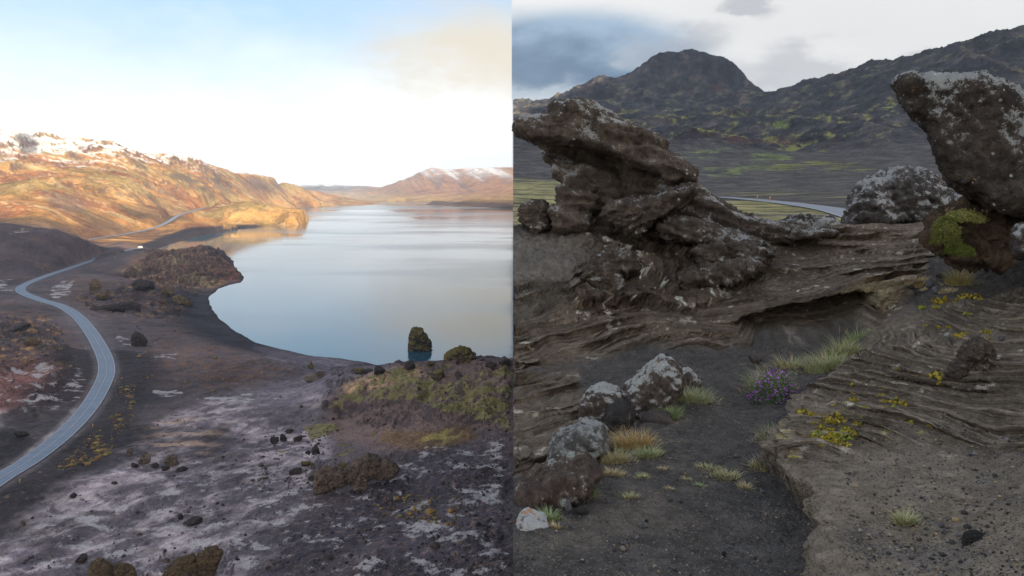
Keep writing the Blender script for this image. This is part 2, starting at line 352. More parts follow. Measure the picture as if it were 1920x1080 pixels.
def build_left():
    NU, NV = 900, 1250
    U = np.linspace(-.86, .012, NU); V = np.linspace(math.log(75), math.log(9000), NV)
    u, v = np.meshgrid(U, V); d = np.exp(v); x = u*d; y = d.copy()
    z = coarse(hL, U, V, 200, 260)
    spx = (U[1]-U[0])*d; spy = (V[1]-V[0])*d; sp = np.maximum(spx, spy*.6)
    px, py = project(x, y, z)
    far = ss(d, 900, 1500)
    def M(poly, soft=8, warp=10, wl=40):
        """mask of a patch of ground, its edge broken up"""
        P = np.array(poly, float); o = np.zeros(px.shape); lo = P.min(0)-soft-warp*2; hi = P.max(0)+soft+warp*2
        k = (px > lo[0]) & (px < hi[0]) & (py > lo[1]) & (py < hi[1])
        if not k.any(): return o
        a, b = px[k], py[k]; n = N1[k]*warp
        o[k] = ss(sdf(a, b, P)+n, -soft, soft); return o
    w0 = np.clip(d/8, 10, 300)
    N1 = fbm2(x, y, 30, 4, .55, 11, sp)*(1-far)+fbm2(x, y, 300, 5, .55, 12, sp)*far
    # relief
    rocky = np.clip(M([(620, 690), (960, 675), (960, 800), (700, 800), (600, 770)])+.7*M([(150, 560), (250, 530), (360, 520), (380, 580), (330, 600), (180, 590)])+.8*M([(-200, 580), (110, 600), (150, 720), (60, 780), (-200, 780)])+.9*M([(280, 470), (400, 460), (460, 515), (400, 545), (330, 540), (240, 520)])+.8*M([(590, 860), (760, 850), (780, 930), (590, 940)])+.6*M([(150, 1040), (430, 1020), (430, 1090), (150, 1090)])+.6*M([(-100,800),(60,800),(60,850),(-100,900)]), 0, 1)
    z = z + (1-far)*(fbm2(x, y, 60, 3, .5, 1, sp)*1.0+fbm2(x, y, 14, 5, .52, 2, sp)*.33)
    z = z + (1-far)*rocky*np.clip(d/300, 1, 3.2)*(fbm2(x, y, 26, 7, .62, 3, sp, True)*2.1+fbm2(x, y, 4, 3, .5, 33, sp)*.3)
    z = z + (1-far)*(fbm2(x*.8-y*.6, x*.3+y*.4, 13, 5, .58, 34, sp, True)*.42)
    mtn = ss(z, -96, -30)*ss(d, 1000, 1500)*(1-.55*ss(d, 3000, 4600))*(1-.6*ss(px, 430, 560))
    gx, gy = x*.92+y*.38, -x*.38+y*.92           # fall line of the slope
    z = z + mtn*(fbm2(x, y, 420, 6, .5, 4, sp, True)*16+fbm2(gx, gy*2.2, 160, 5, .55, 5, sp)*8)*(1-.45*ss(px, 330, 480))
    z = z + mtn*ss(z, 20, 110)*fbm2(x, y, 120, 4, .5, 6, sp, True)*11
    z = z + mtn*fbm2(x, y, 85, 5, .62, 46, sp, True)*5.5*(.3+ss(fbm2(x, y, 300, 3, .5, 47), -.3, .4))
    fr = ss(d, 4200, 4800)*ss(z, -95, 10)
    z = z + fr*fbm2(x*3.0+y*.9, y*.25, 420, 4, .55, 8, None, True)*9*ss(px, 1000, 780)
    hill = ss(d, 750, 800)*(1-ss(d, 930, 1000))*(1-ss(px, 200, 260))
    z = z + hill*fbm2(x, y, 90, 4, .5, 9, sp)*3
    hl2 = M([(420, 388), (582, 388), (585, 428), (420, 428)], 3, 1)*ss(z, -99, -88)
    z = z + hl2*fbm2(x, y, 50, 4, .6, 10, sp, True)*5
    # lake bed and shores
    sd = np.maximum(sdf(x, y, LAKE), sdf(x, y, LAKE2))
    jit = fbm2(x, y, 25, 3, .5, 14, sp)*np.clip(d/600, .4, 3)
    sdj = sd+jit*1.1
    wd = np.where(d < 720, 26.0, np.where(px > 700, 22, 15.0)); wd = np.where((py > 500) & (py < 545) & (px > 395) & (px < 470), 9, wd)
    wd = np.where((px > 430) & (px < 600) & (d > 1600) & (d < 2400), 9, wd)
    t = ss(-sdj, 0, wd)
    land = np.maximum(z, LZ+.6+np.clip(-sdj, 0, 60)*.02)
    z = np.where(sdj > 0, LZ-np.minimum(sdj*.12, 6), lerp(LZ+np.clip(-sdj, 0, 8)*.07, land, t))
    # roads
    rd, rp = seg_dist(x, y, ROAD[::3]); rz = np.interp(rp, np.arange(len(ROAD[::3])), ROAD[::3, 2])
    k = ss(rd, 18, 5.0); z = np.where(d < 1250, lerp(z, rz-.25, k), z)
    lay = M([(225, 472), (262, 461), (295, 466), (262, 471)], 3, 1); z = lerp(z, -94.2, lay*ss(d, 900, 950)*(1-ss(d, 1180, 1200)))
    rd2, rp2 = seg_dist(x, y, ROAD2[::3]); rz2 = np.interp(rp2, np.arange(len(ROAD2[::3])), ROAD2[::3, 2])
    k2 = ss(rd2, 24, 7.0)*(d > 1180); z = lerp(z, rz2-.3, k2)
    px, py = project(x, y, z)
    # slope
    zx = np.gradient(z, axis=1)/spx; zy = np.gradient(z, axis=0)/spy; slope = np.sqrt(zx**2+(zy-zx*u)**2)
    mt_ = ss(d, 1020, 1240)
    # ---------------------------------------------------------------- colour of the ground itself
    A = lambda *c: np.array(c)
    n1 = fbm2(x, y, 40, 5, .55, 21, sp); n2 = fbm2(x, y, 6, 4, .6, 22, sp); n3 = fbm2(x*.6, y*1.6, 9, 5, .62, 23, sp); n4 = fbm2(x, y, 1.6, 3, .6, 24, sp)
    dirx, diry = x*.8-y*.6, x*.6+y*.8
    st = fbm2(dirx*.35, diry*1.5, 7, 5, .6, 25, sp)
    def put(c, col, m): return c+(np.array(col)-c)*m[..., None]
    ash = A(.215, .18, .185); sand = A(.042, .034, .038)
    c = np.zeros(z.shape+(3,))+A(.062, .049, .05)
    pale = M([(0, 950), (100, 900), (230, 820), (330, 770), (480, 730), (640, 690), (600, 760), (590, 800), (620, 870), (560, 960), (480, 1090), (-60, 1090), (-60, 990)], 22, 22)
    c = put(c, ash, pale*ss(n1+n2*.5, -1.1, .6)*.9)
    c = put(c, A(.075, .062, .072), pale*ss(st, .05, .55)*.75)
    c = put(c, A(.34, .285, .28), pale*ss(n3+n1*.4+.3*n4, .1, .9)*.6)
    gul = fbm2(x*.8-y*.6, x*.3+y*.4, 16, 6, .6, 35, sp, True); c = put(c, A(.05, .042, .048), pale*ss(gul, -.05, -.5)*.75); c = put(c, A(.34, .29, .285), pale*ss(gul, .42, .7)*.5)
    c = put(c, A(.30, .20, .13), M([(250, 800), (330, 785), (420, 800), (410, 860), (340, 860), (270, 830)], 18, 14)*ss(n3, -.1, .5)*.6)
    # dark hillside on the right bottom
    dk = M([(480, 1090), (560, 960), (600, 930), (720, 890), (800, 850), (960, 830), (1000, 1090)], 45, 45)
    c = put(c, A(.04, .034, .04), dk*.9)
    c = put(c, A(.11, .07, .05), dk*ss(n4, .2, .6)*.5)
    # bleached patches
    frost = np.zeros(z.shape); mossf = np.zeros(z.shape)
    wh = M([(330, 900), (560, 830), (640, 900), (560, 980), (420, 1040), (100, 1080), (0, 1000), (200, 950)], 30, 20)
    frost = np.maximum(frost, wh*np.clip((n3*.6+.5*n2+.45*st+.3*n4)*.60+.33, 0, 1))
    ws = M([(400, 980), (540, 930), (760, 840), (860, 830), (950, 800), (960, 1090), (420, 1090)], 30, 25)
    whn2 = ss(fbm2(dirx*.5, diry*1.2, 11, 6, .62, 27, sp)+.25*n2, .40, .56)
    frost = np.maximum(frost, ws*np.clip((fbm2(dirx*.5, diry*1.2, 9, 6, .72, 27, sp)+.45*n2+.3*n4)*.56+.32, 0, 1))
    # road side slopes left
    red = M([(-100, 690), (60, 670), (150, 690), (165, 740), (130, 770), (30, 770), (-100, 790)], 14, 14)
    c = put(c, A(.17, .075, .06), red*.75); frost = np.maximum(frost, red*np.clip((n3+.5*n2)*.6+.32, 0, 1))
    pl = M([(-100, 790), (60, 775), (145, 762), (130, 800), (60, 850), (0, 870), (-100, 860)], 12, 10)
    c = put(c, A(.27, .23, .23), pl*.75); c = put(c, A(.5, .42, .36), pl*ss(st, .0, .5)*.6)
    c = put(c, A(.03, .028, .03), M([(-60, 800), (30, 805), (60, 830), (40, 850), (-60, 900)], 8, 8)*.8)
    brown = np.clip(M([(-100, 560), (60, 575), (150, 640), (160, 690), (60, 690), (-100, 680)], 20, 16)+M([(140, 510), (240, 500), (360, 500), (390, 560), (360, 610), (160, 590), (90, 545)], 16, 14)+M([(470, 640), (590, 680), (560, 710), (450, 740), (280, 720), (260, 650), (330, 620)], 16, 14), 0, 1)
    c = put(c, A(.085, .05, .037), brown*ss(n2+n1*.5, -.4, .5)*.8)
    c = put(c, A(.26, .15, .06), brown*rocky*ss(n2, .15, .55)*.8)
    hd = M([(275, 470), (380, 458), (415, 480), (462, 520), (400, 545), (300, 535), (220, 505)], 10, 8)
    c = put(c, A(.14, .075, .042), hd*.75); c = put(c, A(.22, .16, .075), hd*ss(n1+.5*n2, .1, .6)*.7)
    c = put(c, A(.12, .04, .03), hd*ss(px, 400, 440)*.6)
    for poly in ([(100, 560), (125, 525), (138, 522), (130, 545), (112, 562)], [(245, 660), (290, 640), (310, 650), (260, 668)], [(270, 668), (330, 662), (330, 674), (275, 674)], [(-20, 515), (20, 525), (20, 545), (-20, 540)], [(360, 742), (470, 738), (480, 754), (370, 752)], [(220, 632), (245, 640), (262, 655), (235, 655)], [(285, 730), (340, 735), (345, 745), (300, 745)], [(20, 424), (60, 424), (80, 430), (40, 434)], [(18, 434), (36, 432), (34, 440), (20, 440)], [(95, 535), (130, 522), (126, 545), (100, 560)], [(430, 745), (520, 742), (540, 752), (450, 756)]):
        frost = np.maximum(frost, M(poly, 5, 9)*np.clip((n3+.6*n2)*.6+.58, 0, 1))
    # moss hill
    ms = M([(600, 765), (650, 715), (700, 700), (960, 690), (960, 810), (880, 790), (800, 760), (720, 745), (640, 780)], 10, 16)
    c = put(c, A(.10, .066, .055), M([(600, 800), (640, 700), (960, 670), (960, 800), (830, 835), (700, 850)], 12, 12)*.8)
    mossf = np.maximum(mossf, ms*np.clip((n1*.5+n2*.7)*.8+.66, 0, 1))
    c = put(c, A(.30, .19, .10), M([(640, 720), (700, 695), (780, 690), (800, 705), (720, 720), (650, 745)], 7, 6)*.7)
    for poly in ([(565, 800), (600, 790), (640, 800), (585, 825)], [(620, 855), (660, 838), (670, 845), (640, 858)], [(630, 835), (655, 828), (650, 838)], [(690, 815), (720, 800), (700, 825)], [(510, 845), (540, 843), (535, 852)]):
        mossf = np.maximum(mossf, M(poly, 4, 5)*.85)
    c = put(c, A(.10, .06, .03), M([(700, 830), (720, 805), (880, 800), (900, 820), (860, 835), (760, 842)], 6, 6)*.85)
    c = put(c, A(.20, .16, .05), M([(770, 820), (820, 803), (870, 805), (850, 830), (790, 835)], 6, 8)*ss(n2, -.2, .3)*.8)
    for P_ in ([(330, 800), (420, 785), (520, 760), (590, 720), (630, 690)], [(370, 950), (400, 870), (470, 800), (560, 745), (600, 715)], [(420, 860), (460, 840), (500, 880), (520, 960)]):
        dd, _ = seg_dist(px, py, catmull(P_, 6)); c = put(c, A(.085, .072, .078), ss(np.abs(dd-3)+n2*1.2, 2.2, .6)*(py > 690)*.55)
    # beaches
    bk = ss(-sdj, 45, 20)*(sdj < 3)*(d < 800)*(1-hd); c = put(c, A(.020, .018, .024), bk*.92); c = put(c, A(.014, .013, .016), ss(-sdj, 4, .5)*(sdj < 3)*(d < 1200)*.8)
    tr = M([(480, 650), (600, 665), (740, 690), (640, 720), (560, 760), (500, 770), (420, 740), (560, 700)], 14, 8)
    c = put(c, A(.085, .072, .082), tr*.8); c = put(c, A(.16, .14, .15), tr*ss(np.abs(fbm2(dirx*.3, diry, 12, 3, .5, 29, sp)), .10, .0)*.6)
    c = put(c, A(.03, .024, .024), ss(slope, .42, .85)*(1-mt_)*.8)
    # upper dark hill
    hb = M([(-200, 410), (0, 415), (110, 428), (200, 462), (235, 470), (100, 510), (0, 540), (-200, 540)], 6, 4)
    c = put(c, A(.048, .034, .034), hb*.9); c = put(c, A(.09, .055, .03), hb*ss(n2+n1, .3, 1.0)*.6)
    # mountains
    b1 = fbm2(gx, gy*2.5, 260, 6, .58, 41, sp); b2 = fbm2(x, y, 90, 5, .6, 42, sp); b3 = fbm2(gx*.6, gy*4, 60, 4, .6, 43, sp)
    mt = ss(d, 1020, 1240)
    mc = np.zeros(z.shape+(3,))+A(.34, .17, .055)
    mc = put(mc, A(.24, .17, .06), ss(b1+.4*b2, -.1, .5)*.8)
    mc = put(mc, A(.20, .075, .03), ss(b2*.7-b1, -.05, .5)*.8); mc = put(mc, A(.11, .075, .05), ss(b3*.8+b2*.5, .35, .8)*.6)
    mc = put(mc, A(.47, .34, .17), ss(b3, .15, .6)*.6)
    lowm = ss(z, -10, -80)*(1-ss(px, 300, 420))
    mc = put(mc, A(.10, .05, .032), lowm*ss(b1+b2*.6, -.5, .35)*.85)
    mc = put(mc, A(.07, .055, .055), M([(80, 365), (140, 362), (180, 395), (130, 400), (100, 390)], 8, 10)*.6)
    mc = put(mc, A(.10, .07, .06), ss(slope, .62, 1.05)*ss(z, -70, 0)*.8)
    snl = z+b2*34+b3*30-16-np.interp(px, [0, 200, 330, 480, 700], [28, 26, 22, 12, 30])
    mc = put(mc, A(.86, .85, .84), (d < 3400)*ss(snl, 2, 46)*ss(slope+.35*b2+.3*b3, .95, .45)*.95)
    mc = put(mc, A(.06, .05, .055), M([(20, 248), (48, 243), (72, 262), (68, 284), (45, 285), (30, 268)], 5, 6)*.75)
    f1 = ss(d, 4200, 4500)
    g3 = fbm2(x*3.0+y*.9, y*.25, 300, 5, .6, 44, None)
    fc = np.zeros(z.shape+(3,))+A(.30, .15, .075)
    fc = put(fc, A(.40, .27, .11), ss(z, -50, -90)*.7)
    fc = put(fc, A(.15, .09, .08), ss(g3, .0, .5)*ss(z, -85, -20)*.8)
    fc = put(fc, A(.85, .83, .82), ss(z+g3*85+(px-850)*.1, 40, 190)*.72)
    bl = ss(px, 700, 640)*f1
    fc = put(fc, A(.12, .12, .13), bl*.85); fc = put(fc, A(.8, .8, .8), bl*ss(z+b2*25, -28, 8)*.8); fc = put(fc, A(.4, .26, .15), bl*ss(z+b2*10, -45, -70)*.9)
    mc = put(mc, fc, f1)
    dh = (px > 800)*ss(d, 2900, 3000)*(1-ss(d, 3800, 3950))*ss(sdj, 0, -8)
    mc = put(mc, A(.07, .045, .035), dh*.9); mc = put(mc, A(.28, .17, .06), dh*ss(z, -86, -80)*.6)  # far-shore hill: its shade is put into the colour, golden along the crest
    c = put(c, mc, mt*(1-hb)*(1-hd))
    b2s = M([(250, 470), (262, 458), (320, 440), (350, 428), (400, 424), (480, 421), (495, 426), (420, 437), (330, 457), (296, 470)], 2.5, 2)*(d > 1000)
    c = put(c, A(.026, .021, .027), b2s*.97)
    c = put(c, A(.40, .22, .07), hl2*ss(z, -97, -90)*.7); c = put(c, A(.16, .10, .05), hl2*ss(slope, .8, 1.6)*ss(b2, -.2, .3)*.7)
    sh = ss(rd, 9, 5)*(d < 1250); c = put(c, A(.075, .065, .065), sh*.6)
    emb = ss(rd+n1*5, 34, 16)*(d < 400)*ss(rd, 4, 7); c = put(c, A(.020, .017, .018), emb*.9); c = put(c, A(.13, .085, .045), emb*ss(n4+.4*n2, .45, .85)*.6)
    c = c*lerp(2.0, 1.0, mt)[..., None]*lerp(np.array([1.06, 1.0, .98]), np.ones(3), mt[..., None])
    c *= (1+.22*np.clip(n4, -1, 1)*(1-far)+.12*np.clip(n2, -1, 1))[..., None]
    c = np.clip(c, .012, .9)
    V3 = np.stack([x, y, z], -1)
    m, t, b = new_mat('valley_ground')
    at_ = t.new('ShaderNodeAttribute', attribute_name='tint'); p = pos(t)
    f1_ = t.noise(p, 2.2, 5, .7); f2_ = t.noise(p, .35, 5, .65); f3_ = t.noise(p, .03, 6, .65)
    k = t.math('ADD', t.math('MULTIPLY', f1_, .75), t.math('ADD', t.math('MULTIPLY', f2_, .6), t.math('MULTIPLY', f3_, .75)))
    f4_ = t.noise(p, .012, 7, .68); k = t.math('ADD', k, t.math('MULTIPLY', t.math('SUBTRACT', f4_, .5), 1.1)); k = t.step(k, .6, 1.5, .34, 1.66)
    fa = t.new('ShaderNodeAttribute', attribute_name='frost').outputs['Fac']; ma = t.new('ShaderNodeAttribute', attribute_name='moss').outputs['Fac']
    fz = t.math('ADD', t.math('MULTIPLY', t.math('SUBTRACT', f2_, .5), 1.3), t.math('MULTIPLY', t.math('SUBTRACT', f1_, .5), 1.2))
    cc = t.new('ShaderNodeVectorMath', operation='SCALE'); t.l.new(at_.outputs['Color'], cc.inputs[0]); t.l.new(k, cc.inputs['Scale'])
    fm = t.math('MULTIPLY', t.step(t.math('ADD', fa, t.math('MULTIPLY', fz, t.step(fa, 0, .15))), .46, .74), .82)
    mm = t.math('MULTIPLY', t.step(t.math('ADD', ma, t.math('MULTIPLY', fz, t.step(ma, 0, .15))), .46, .60), .92)
    c1 = t.mix(mm, cc.outputs[0], t.mix(t.step(f2_, .3, .7), (.15, .115, .042), (.29, .25, .10)))
    c1 = t.mix(fm, c1, t.mix(f1_, (.40, .35, .34), (.66, .59, .57)))
    t.l.new(c1, b.inputs['Base Color'])
    bump(t, b, t.math('ADD', t.math('ADD', t.math('MULTIPLY', f1_, .25), t.math('MULTIPLY', f4_, 20)), t.math('ADD', f2_, t.math('MULTIPLY', f3_, 8))), 1.0, 1.0)
    cut = [0, int(np.searchsorted(V, math.log(1010))), int(np.searchsorted(V, math.log(4150))), NV-1]
    for nm, i0, i1 in (('ground', cut[0], cut[1]), ('hills', cut[1], cut[2]), ('far_hills', cut[2], cut[3])):
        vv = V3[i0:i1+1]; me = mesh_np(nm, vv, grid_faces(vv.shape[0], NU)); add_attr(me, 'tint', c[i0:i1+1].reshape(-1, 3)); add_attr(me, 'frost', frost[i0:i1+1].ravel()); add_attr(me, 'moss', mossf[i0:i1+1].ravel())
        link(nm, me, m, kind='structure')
    return U, V, z
LU, LV, LZG = build_left()
def left_z(x, y):
    fu = (x/y-LU[0])/(LU[1]-LU[0]); fv = (math.log(y)-LV[0])/(LV[1]-LV[0]); i, j = int(fv), int(fu); a, b = fv-i, fu-j
    return (LZG[i, j]*(1-b)+LZG[i, j+1]*b)*(1-a)+(LZG[i+1, j]*(1-b)+LZG[i+1, j+1]*b)*a
def left_hit(px, py, d0=80, d1=6000):
    """first point of the valley ground seen at a photo pixel"""
    u = (px-XC)/F; tt = (YH-py)/F; d = d0
    while d < d1:
        if left_z(u*d, d) > tt*d: break
        d *= 1.003
    return u*d, d, left_z(u*d, d)

# water
wm, t, b = new_mat('lake_water')
b.inputs['Base Color'].default_value = (.014, .08, .12, 1); b.inputs['IOR'].default_value = 1.62
b.inputs['Specular IOR Level'].default_value = .9
p = pos(t); mp = t.new('ShaderNodeMapping'); t.l.new(p, mp.inputs[0]); mp.inputs['Scale'].default_value = (.5, 1, 1)
rip = t.noise(mp.outputs[0], .5, 4, .6)
mp2 = t.new('ShaderNodeMapping'); t.l.new(p, mp2.inputs[0]); mp2.inputs['Scale'].default_value = (.35, 1, 1); mp2.inputs['Rotation'].default_value = (0, 0, .2); calm = t.step(t.noise(mp2.outputs[0], .0045, 5, .6), .42, .62); t.l.new(t.math('ADD', t.math('MULTIPLY', calm, .13), .035), b.inputs['Roughness'])
nd = t.new('ShaderNodeBump'); nd.inputs['Distance'].default_value = .5
t.l.new(rip, nd.inputs['Height']); t.l.new(t.math('MULTIPLY', t.math('ADD', calm, .25), .11), nd.inputs['Strength']); t.l.new(nd.outputs[0], b.inputs['Normal'])
ys = np.geomspace(250, 6200, 60); us = np.linspace(-.75, .013, 30)
uu, yy = np.meshgrid(us, ys)
link('lake', mesh_np('lake', np.stack([uu*yy, yy, np.full(yy.shape, LZ)], -1), grid_faces(60, 30)), wm, kind='structure')

# roads
def ribbon(name, P, half, mat, lift=0.0):
    P = np.asarray(P); T = np.gradient(P, axis=0); N = np.stack([-T[:, 1], T[:, 0]], 1); N /= np.linalg.norm(N, axis=1)[:, None]
    offs = np.linspace(-1, 1, 9); v = np.zeros((len(P), 9, 3))
    for j, o in enumerate(offs):
        v[:, j, :2] = P[:, :2]+N*o*half; v[:, j, 2] = P[:, 2]+lift-.1*abs(o)**2
    me = mesh_np(name, v, grid_faces(len(P), 9)); add_attr(me, 'across', np.tile(offs, len(P)))
    return link(name, me, mat, kind='structure')
am, t, b = new_mat('asphalt_road')
ac = t.new('ShaderNodeAttribute', attribute_name='across').outputs['Fac']; ab = t.math('ABSOLUTE', ac); p = pos(t)
n = t.noise(p, .25, 5, .65); col = t.mix(n, srgb(80, 88, 102), srgb(124, 133, 148))
trk = t.step(t.math('ABSOLUTE', t.math('SUBTRACT', ab, .47)), .30, .10); col = t.mix(t.math('MULTIPLY', t.math('MULTIPLY', trk, .12), t.step(t.noise(p, .06, 4, .6), .35, .65)), col, srgb(160, 172, 188))
edge = t.math('MULTIPLY', t.step(t.math('ABSOLUTE', t.math('SUBTRACT', ab, .9)), .045, .028), 1.0)
cen = t.step(ab, .035, .02)
col = t.mix(t.math('MULTIPLY', t.math('MAXIMUM', edge, cen), t.step(t.noise(p, 1.2, 3, .6), .25, .55, .1, .45)), col, (.66, .66, .66)); col = t.mix(t.step(ab, .94, .97), col, (.13, .115, .11))
t.l.new(col, b.inputs['Base Color']); b.inputs['Roughness'].default_value = .5; b.inputs['Specular IOR Level'].default_value = .35
ribbon('road', ROAD, 3.7, am, .12)
ribbon('road', ROAD2, 4.6, am, .35)

# ------------------------------------------------------------------ the lava field (x > 0), seen from eye height
N0 = []
hollow = [(965, 1400, 2.3), (1400, 1400, 2.3), (965, 1080, 3.3), (1250, 1080, 3.3), (1500, 1080, 3.25), (1000, 960, 4.0), (1250, 900, 4.5), (1450, 950, 4.1), (1500, 1000, 3.8), (1540, 920, 4.2), (1200, 800, 5.5), (1380, 800, 5.6), (1470, 860, 4.9), (1300, 720, 6.8), (1420, 690, 7.6), (1520, 665, 8.3), (1590, 640, 8.9), (1480, 770, 5.95)]
shared = [(965, 850, 5.3), (1080, 860, 5.05), (1010, 760, 6.6), (1120, 760, 6.3), (1040, 690, 7.8), (1160, 700, 7.4), (965, 690, 7.6), (980, 655, 8.4), (1080, 650, 8.7), (1200, 648, 8.9), (1330, 640, 9.0), (1430, 645, 8.9),
  (970, 600, 9.3), (1100, 605, 9.4), (1200, 600, 9.5), (1330, 605, 9.6), (1400, 585, 9.8), (1500, 562, 9.9), (1600, 548, 9.9), (1640, 575, 9.2), (1640, 610, 8.8),
  (980, 540, 10.2), (1100, 560, 10.2), (1200, 555, 10.4), (1330, 560, 10.4), (1420, 530, 10.6), (1000, 460, 11.6), (1080, 470, 11.4), (1150, 500, 11.2), (1250, 500, 11.4), (1350, 490, 11.4), (1160, 450, 12.0), (1250, 445, 12.2), (1330, 425, 12.8), (1400, 440, 12.6), (1400, 418, 13.6), (1450, 422, 14), (1520, 425, 14.6), (1600, 421, 15), (1500, 490, 11.8), (1600, 500, 11.4), (1600, 450, 13.5), (965, 428, 12.6), (1010, 418, 13), (1100, 420, 13),
  (1700, 422, 15.2), (1790, 408, 15.5), (1700, 470, 12.6), (1760, 480, 11.4), (1700, 520, 10.2), (1780, 525, 9.6), (1750, 600, 8.2), (1680, 625, 8.2), (1850, 480, 11), (1860, 560, 8.6), (1930, 470, 10.5), (1930, 420, 13), (2100, 480, 9)]
mound = [(1600, 1400, 2.15), (2100, 1400, 2.0), (1560, 1080, 2.95), (1650, 1080, 2.9), (1930, 1080, 2.8), (1560, 950, 3.55), (1750, 900, 3.75), (1930, 900, 3.7), (2100, 900, 3.6), (1480, 820, 5.0), (1560, 850, 4.35), (1500, 760, 5.75), (1530, 735, 6.1), (1600, 745, 5.6), (1700, 790, 4.8), (1850, 820, 4.35), (1650, 690, 6.7), (1750, 690, 6.3), (1850, 700, 5.95), (1900, 620, 7.3), (1800, 640, 7.3), (1620, 660, 7.9), (1930, 560, 8.2), (1560, 700, 7.0), (2100, 700, 5.6)]
hH = rbf([CD(*p) for p in hollow+shared] + [HID(p, 18, -1.6) for p in (950, 1300, 1700, 2000)] + [HID(p, 32, -3.2) for p in (950, 1300, 1700, 2000)] + [HID(p, 70, -4.3) for p in (950, 1300, 1700, 2000)])
hM = rbf([CD(*p) for p in mound+shared])
LEDGE = [at(a, b, d)[:2] for a, b, d in ((1552, 1500, 2.0), (1550, 1080, 2.95), (1549, 1000, 3.3), (1535, 930, 3.75), (1508, 885, 4.15), (1470, 855, 4.65), (1452, 832, 4.95), (1470, 800, 5.3), (1500, 762, 5.85), (1515, 735, 6.3), (1560, 690, 7.2), (1615, 650, 8.2), (1645, 610, 8.9), (1700, 590, 8.8), (2200, 560, 8.4), (2400, 1500, 2.0))]

LMAT = {}
def ground_material(name, coarse_=False):
    m, t, b = new_mat(name)
    at_ = t.new('ShaderNodeAttribute', attribute_name='tint'); p = pos(t)
    g1 = t.noise(p, 45, 3, .6); g2 = t.noise(p, 9, 5, .65); g3 = t.noise(p, 1.3, 5, .6)
    v = t.voro(p, 85, out='Color'); sv = t.new('ShaderNodeSeparateColor'); t.l.new(v, sv.inputs[0]); speck = sv.outputs[0]
    vd = t.voro(p, 85)
    k = t.math('ADD', t.math('MULTIPLY', g1, .5), t.math('ADD', t.math('MULTIPLY', g2, .6), t.math('MULTIPLY', g3, .5)))
    k = t.step(k, .45, 1.15, .6, 1.4)
    cc = t.new('ShaderNodeVectorMath', operation='SCALE'); t.l.new(at_.outputs['Color'], cc.inputs[0]); t.l.new(k, cc.inputs['Scale'])
    grit = t.new('ShaderNodeAttribute', attribute_name='grit').outputs['Fac']
    lite = t.math('MULTIPLY', t.math('MULTIPLY', t.step(speck, .84, .93), grit), t.step(vd, .55, .3))
    c2 = t.mix(t.math('MULTIPLY', lite, .8), cc.outputs[0], (.27, .22, .16))
    dk = t.math('MULTIPLY', t.math('MULTIPLY', t.step(speck, .18, .08), grit), t.step(vd, .55, .3))
    c2 = t.mix(t.math('MULTIPLY', dk, .7), c2, (.03, .03, .033))
    bd = t.new('ShaderNodeAttribute', attribute_name='bed').outputs['Fac']; bs = t.new('ShaderNodeAttribute', attribute_name='bedded').outputs['Fac']
    bv = t.new('ShaderNodeCombineXYZ'); t.l.new(t.math('ADD', bd, t.math('MULTIPLY', g3, .25)), bv.inputs[0]); t.l.new(t.math('MULTIPLY', g3, .6), bv.inputs[1])
    lam = t.noise(bv.outputs[0], 4.5, 4, .75); ls = t.step(lam, .36, .64)
    c2 = t.mix(t.math('MULTIPLY', t.math('MULTIPLY', bs, .8), t.step(g2, .62, .42)), c2, t.mix(ls, t.vmath('MULTIPLY', c2, (.5, .48, .46)), t.vmath('MULTIPLY', c2, (1.45, 1.42, 1.36))))  # rock laminae, whose dark bands also put crevice shade into the colour
    t.l.new(c2, b.inputs['Base Color'])
    h = t.math('ADD', t.math('ADD', t.math('MULTIPLY', g1, .012), t.math('MULTIPLY', t.math('MULTIPLY', ls, bs), .045)), t.math('ADD', t.math('MULTIPLY', g2, .05), t.math('MULTIPLY', t.math('MULTIPLY', t.step(vd, .5, .1), grit), .008)))
    bump(t, b, h, .9, 1.0); return m

